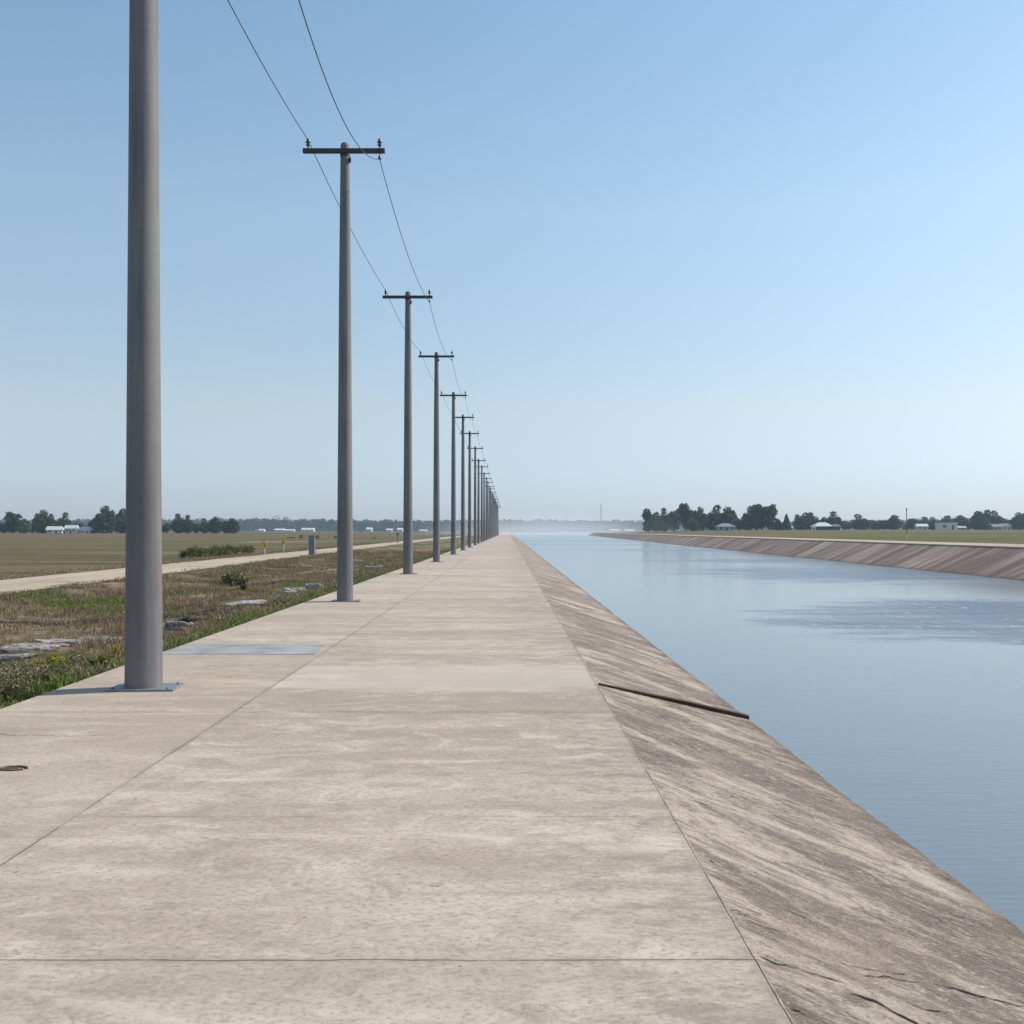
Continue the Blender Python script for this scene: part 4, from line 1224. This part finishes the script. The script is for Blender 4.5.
# ------------------------------------------------------------------ buildings
def building(px0, px1, ytop, Y, base, wallm, roofm, label, name='house', roof='gable', eave=0.55, depth=None, over=0.5, win=2, group=None, cat='house', zbase=None):
    x0, x1 = at(px0, Y), at(px1, Y)
    cx, w = (x0 + x1) / 2, (x1 - x0)
    z = base(cx, Y) if zbase is None else zbase
    h = (531 - ytop) * Y / F - z
    d = depth or w * 0.7
    root = empty(name, (cx, Y, z))
    he = h * eave
    ww, dd = w - 2 * over, d - 2 * over
    m = MB(); m.box((0, dd / 2 + over, he / 2 - .1), (ww, dd, he + .2)); m.build('wall', wallm, root)
    m = MB()
    if roof == 'hip':
        r = w * .18
        t = 0.18
        vs = [(-w / 2, 0, he), (w / 2, 0, he), (w / 2, d, he), (-w / 2, d, he), (-r, d / 2, h), (r, d / 2, h),
              (-w / 2, 0, he - t), (w / 2, 0, he - t), (w / 2, d, he - t), (-w / 2, d, he - t)]
        fs = [(0, 1, 5, 4), (1, 2, 5), (2, 3, 4, 5), (3, 0, 4), (0, 6, 7, 1), (1, 7, 8, 2), (2, 8, 9, 3), (3, 9, 6, 0), (9, 8, 7, 6)]
        m.add(vs, fs)
    elif roof == 'flat':
        m.box((0, d / 2, (he + h) / 2 + .0), (w, d, max(.25, h - he)), bevel=.04)
    elif roof == 'arch':
        n_ = 10; vs = []
        for yy in (0, d):
            for k in range(n_ + 1):
                a = math.pi * k / n_
                vs.append((-w / 2 * math.cos(a), yy, he + (h - he) * math.sin(a)))
        fs = [(k, k + 1, n_ + 2 + k, n_ + 1 + k) for k in range(n_)] + [tuple(range(n_, -1, -1)), tuple(range(n_ + 1, 2 * n_ + 2))]
        m.add(vs, fs)
    else:
        t = 0.15
        vs = [(-w / 2, 0, he - t), (w / 2, 0, he - t), (w / 2, d, he - t), (-w / 2, d, he - t), (-w / 2, d / 2, h), (w / 2, d / 2, h),
              (-w / 2, 0, he), (w / 2, 0, he), (w / 2, d, he), (-w / 2, d, he)]
        fs = [(6, 7, 5, 4), (8, 9, 4, 5), (0, 1, 7, 6), (2, 3, 9, 8), (1, 2, 8, 5, 7), (3, 0, 6, 4, 9), (3, 2, 1, 0)]
        m.add(vs, fs)
    m.build('roof', roofm, root)
    for k in range(win):
        fx = -ww / 2 + ww * (k + 0.5) / win
        if k == win // 2 and win > 1:
            m = MB(); m.box((fx, over - .03, he * .34), (ww * .09 + .3, .1, he * .68)); m.build('door', M['glass'], root)
        else:
            m = MB(); m.box((fx, over - .03, he * .55), (ww / win * .4, .1, he * .38)); m.build('window', M['glass'], root)
    return tag(root, label, cat, group)
building(717, 736.5, 523.3, 425, right_z, M['greyw'], M['roofg'], 'small grey house with a hipped roof in front of the tree group across the canal', roof='hip', win=3)
building(789.5, 793.5, 526, 470, right_z, M['white'], M['roofw'], 'tiny white shed beside the grey pointed tree', name='shed', cat='shed', win=1, over=.1)
building(814, 834.5, 522.3, 480, right_z, M['darkw'], M['roofw'], 'dark walled house with a wide pale hipped roof across the canal', roof='hip', win=3, eave=.5, over=1.0)
building(833, 841, 524.3, 477, right_z, M['darkw'], M['roofw'], 'small annex with a pale roof touching the right end of the wide roofed house', name='shed', cat='shed', roof='arch', win=1, eave=.6, over=.3)
building(812, 816, 525.4, 474, right_z, M['white'], M['roofp'], 'tiny pinkish hut at the left end of the wide roofed house', name='shed', cat='shed', win=1, over=.1)
building(917, 929, 523.8, 530, right_z, M['white'], M['roofw'], 'small white building just right of the thin marker pole', win=2, eave=.6)
building(940, 957.8, 522.4, 520, right_z, M['white'], M['roofp'], 'long white box shaped building with a faded pink roof edge', name='warehouse', cat='warehouse', roof='flat', eave=.88, win=2, over=.15)
building(958.5, 967, 526, 520, right_z, M['greyw'], M['roofp'], 'low tan shed right of the long white building', name='shed', cat='shed', win=1)
building(989, 1003, 524, 530, right_z, M['greyw'], M['roofg'], 'grey farm building below the big dark trio of trees', win=3)
building(1002, 1012.5, 523.4, 535, right_z, M['white'], M['roofg'], 'white walled farm building with a grey roof near the right edge', win=2)
building(45, 60, 526.2, 440, left_z, M['white'], M['roofw'], 'white shed with a low pitched roof, leftmost of the three by the trees', name='shed', cat='shed', win=2, group='white sheds at the far left', eave=.5)
building(63.5, 76, 525, 440, left_z, M['white'], M['roofw'], 'white shed with dark openings, middle of the three by the trees', name='shed', cat='shed', win=3, group='white sheds at the far left', eave=.6)
building(78, 90, 526.6, 440, left_z, M['white'], M['roofw'], 'white shed with a rounded roof, rightmost of the three by the trees', name='shed', cat='shed', roof='arch', win=2, group='white sheds at the far left', eave=.45)
far = [(258, 264, 528.6, 'tiny', 'tiny hazy white house in front of the distant woods, leftmost left of the second pole'),
       (274, 284, 528.2, '', 'hazy white long house in front of the distant woods above the right yellow marker'),
       (283, 294, 528.8, '', 'hazy white house touching the right end of the long one above the right yellow marker'),
       (301, 314, 527.6, '', 'hazy white house in front of the distant woods above the grey cabinet'),
       (366, 372, 527.0, '', 'hazy bright white house in front of the distant woods just right of the second pole'),
       (386, 392, 528.2, '', 'hazy white house in front of the distant woods, second left of the third pole'),
       (397, 403, 527.6, '', 'hazy white house in front of the distant woods, nearest left of the third pole'),
       (419, 427, 529.2, '', 'low hazy pale house in front of the distant woods just right of the third pole'),
       (610, 620, 528.8, '', 'low hazy white house beyond the far bank, left of the tree group'),
       (625, 635, 529.0, '', 'low hazy white house beyond the far bank, touching the tree group')]
for a, b, yt, _, lab in far:
    Y = 1150.0 if a < 500 else 900.0
    building(a, b, yt + .4, Y, left_z if a < 500 else right_z, M['white'], M['roofw'], lab, win=3, eave=.55, depth=9, over=.5, group='hazy white houses before the distant woods')

# ------------------------------------------------------------------ distant woods: one mass
def woods(name, label, x0, x1, Y0, Y1, rows, hfun, step=9.0):
    out = []
    for r in range(rows):
        Y = Y0 + (Y1 - Y0) * r / max(1, rows - 1)
        x = x0
        while x < x1:
            h = hfun(x) * random.uniform(0.86, 1.04)
            if random.random() < 0.05: h *= 1.12
            w = random.uniform(7, 12)
            cx_, cy_ = x + random.uniform(-3, 3), Y + random.uniform(-12, 12)
            bl = [(cx_, cy_, h * .42 - 1, w, w, h * .52), (cx_ + random.uniform(-3, 3), cy_, h * .78 - 1, w * .6, w * .6, h * .22), (cx_ + random.uniform(-4, 4), cy_, h * .6 - 1, w * .6, w * .6, h * .25)]
            out.append(crown_faces(bl, 170, 1.9, 0.4))
            x += step * random.uniform(.7, 1.2)
    return tag(face_mesh(name, np.concatenate(out), M['leafd']), label, 'woods', kind='stuff')
woods('distant_woods', 'long hazy blue grey belt of distant woods on the left horizon', -1150, 20, 1500, 1660, 3, lambda x: 19.5 + 1.2 * math.sin(x * .011))
woods('distant_woods', 'hazy belt of distant woods behind the water and the far meadow', 0, 1500, 1640, 1760, 3, lambda x: 17.5 + 2 * math.sin(x * .008 + 1) + 4 * sstep(300, 800, x))

# ------------------------------------------------------------------ air
def volume_mat(name, dens, col, aniso=0.3):
    m = bpy.data.materials.new(name); m.use_nodes = True
    t = m.node_tree; t.nodes.clear()
    o = t.nodes.new('ShaderNodeOutputMaterial'); v = t.nodes.new('ShaderNodeVolumePrincipled')
    v.inputs['Color'].default_value = (*col, 1); v.inputs['Density'].default_value = dens; v.inputs['Anisotropy'].default_value = aniso
    t.links.new(v.outputs[0], o.inputs['Volume'])
    return m
hz = MB(); hz.box((0, 1300, 24), (5400, 2900, 56.0))
hzo = hz.build('haze', volume_mat('pale_air', 0.00020, (0.62, 0.80, 1.0), 0.2))
tag(hzo, kind='stuff')
mi = MB()
nu, nv = 32, 16; vs = []
for j in range(nv + 1):
    th = math.pi * j / nv
    for i in range(nu):
        ph = 2 * math.pi * i / nu
        vs.append((math.sin(th) * math.cos(ph) * 85, math.sin(th) * math.sin(ph) * 260, math.cos(th) * 13.5))
mi.add(vs, [(j * nu + i, (j + 1) * nu + i, (j + 1) * nu + (i + 1) % nu, j * nu + (i + 1) % nu) for j in range(nv) for i in range(nu)])
mm_ = volume_mat('water_mist', 0.0028, (0.95, 0.97, 1.0), 0.2)
mt = mm_.node_tree
tcm = mt.nodes.new('ShaderNodeTexCoord'); mpm = mt.nodes.new('ShaderNodeMapping'); mpm.inputs['Scale'].default_value = (1 / 85, 1 / 260, 1 / 13.5)
ln = mt.nodes.new('ShaderNodeVectorMath'); ln.operation = 'LENGTH'
mt.links.new(tcm.outputs['Object'], mpm.inputs[0]); mt.links.new(mpm.outputs[0], ln.inputs[0])
rm = mt.nodes.new('ShaderNodeMapRange'); rm.interpolation_type = 'SMOOTHSTEP'
for k_, v_ in ((1, 0.0), (2, 1.0), (3, 0.0044), (4, 0.0)): rm.inputs[k_].default_value = v_
mt.links.new(ln.outputs['Value'], rm.inputs[0])
mt.links.new(rm.outputs[0], [n_ for n_ in mt.nodes if n_.bl_idname == 'ShaderNodeVolumePrincipled'][0].inputs['Density'])
mist = mi.build('mist', mm_, loc=(24, 570, -1.0))
tag(mist, 'soft pale mist lying over the far end of the promenade and water', 'mist', kind='stuff')

# ------------------------------------------------------------------ light, sky, camera
EL, AZ = R(41), R(19)     # sun height; direction turned from +X towards +Y
sd = Vector((math.cos(AZ) * math.cos(EL), math.sin(AZ) * math.cos(EL), math.sin(EL)))
ld = bpy.data.lights.new('sun', 'SUN'); ld.energy = 5.0; ld.angle = R(0.5); ld.color = (1.0, 0.93, 0.83)
lo = bpy.data.objects.new('sun', ld); C.objects.link(lo)
lo.rotation_euler = (-sd).to_track_quat('-Z', 'Y').to_euler()
lo.location = (30, 20, 50)
w = bpy.data.worlds.new('World'); scene.world = w; w.use_nodes = True
nt = w.node_tree
bg = nt.nodes['Background']
sky = nt.nodes.new('ShaderNodeTexSky'); sky.sky_type = 'NISHITA'; sky.sun_disc = False
sky.sun_elevation = EL; sky.sun_rotation = R(90) - AZ
sky.altitude = 0; sky.air_density = 1.0; sky.dust_density = 0.45; sky.ozone_density = 1.6
tc = nt.nodes.new('ShaderNodeTexCoord'); sx = nt.nodes.new('ShaderNodeSeparateXYZ'); nt.links.new(tc.outputs['Generated'], sx.inputs[0])
cr = nt.nodes.new('ShaderNodeValToRGB')
stops = [(0.0, (.74, .80, 1.08)), (.04, (.79, .86, 1.12)), (.12, (1.18, 1.07, 1.00)), (.30, (1.55, 1.47, 1.27)), (.48, (1.47, 1.55, 1.40))]
while len(cr.color_ramp.elements) < len(stops): cr.color_ramp.elements.new(.5)
for e, (p, c) in zip(cr.color_ramp.elements, stops): e.position = p; e.color = (*[k * .6 for k in c], 1)
nt.links.new(sx.outputs[2], cr.inputs[0])
mm = nt.nodes.new('ShaderNodeVectorMath'); mm.operation = 'MULTIPLY'
nt.links.new(sky.outputs[0], mm.inputs[0]); nt.links.new(cr.outputs[0], mm.inputs[1])
nt.links.new(mm.outputs[0], bg.inputs['Color']); bg.inputs['Strength'].default_value = 0.127 / .6

cam = bpy.data.cameras.new('camera'); co_ = bpy.data.objects.new('camera', cam); C.objects.link(co_)
cam.sensor_width = 36; cam.lens = 36 * F / 1024
cam.shift_x = 4 / 1024; cam.shift_y = 19 / 1024
cam.clip_start = 0.1; cam.clip_end = 8000
co_.location = (0, 0, 0); co_.rotation_euler = (R(90), 0, 0)
scene.camera = co_
scene.view_settings.view_transform = 'Standard'; scene.view_settings.look = 'None'
scene.view_settings.gamma = 1.0; scene.view_settings.exposure = 0.0
scene.cycles.use_denoising = True
scene.cycles.max_bounces = 6; scene.cycles.volume_bounces = 1
scene.cycles.diffuse_bounces = 3; scene.cycles.glossy_bounces = 3
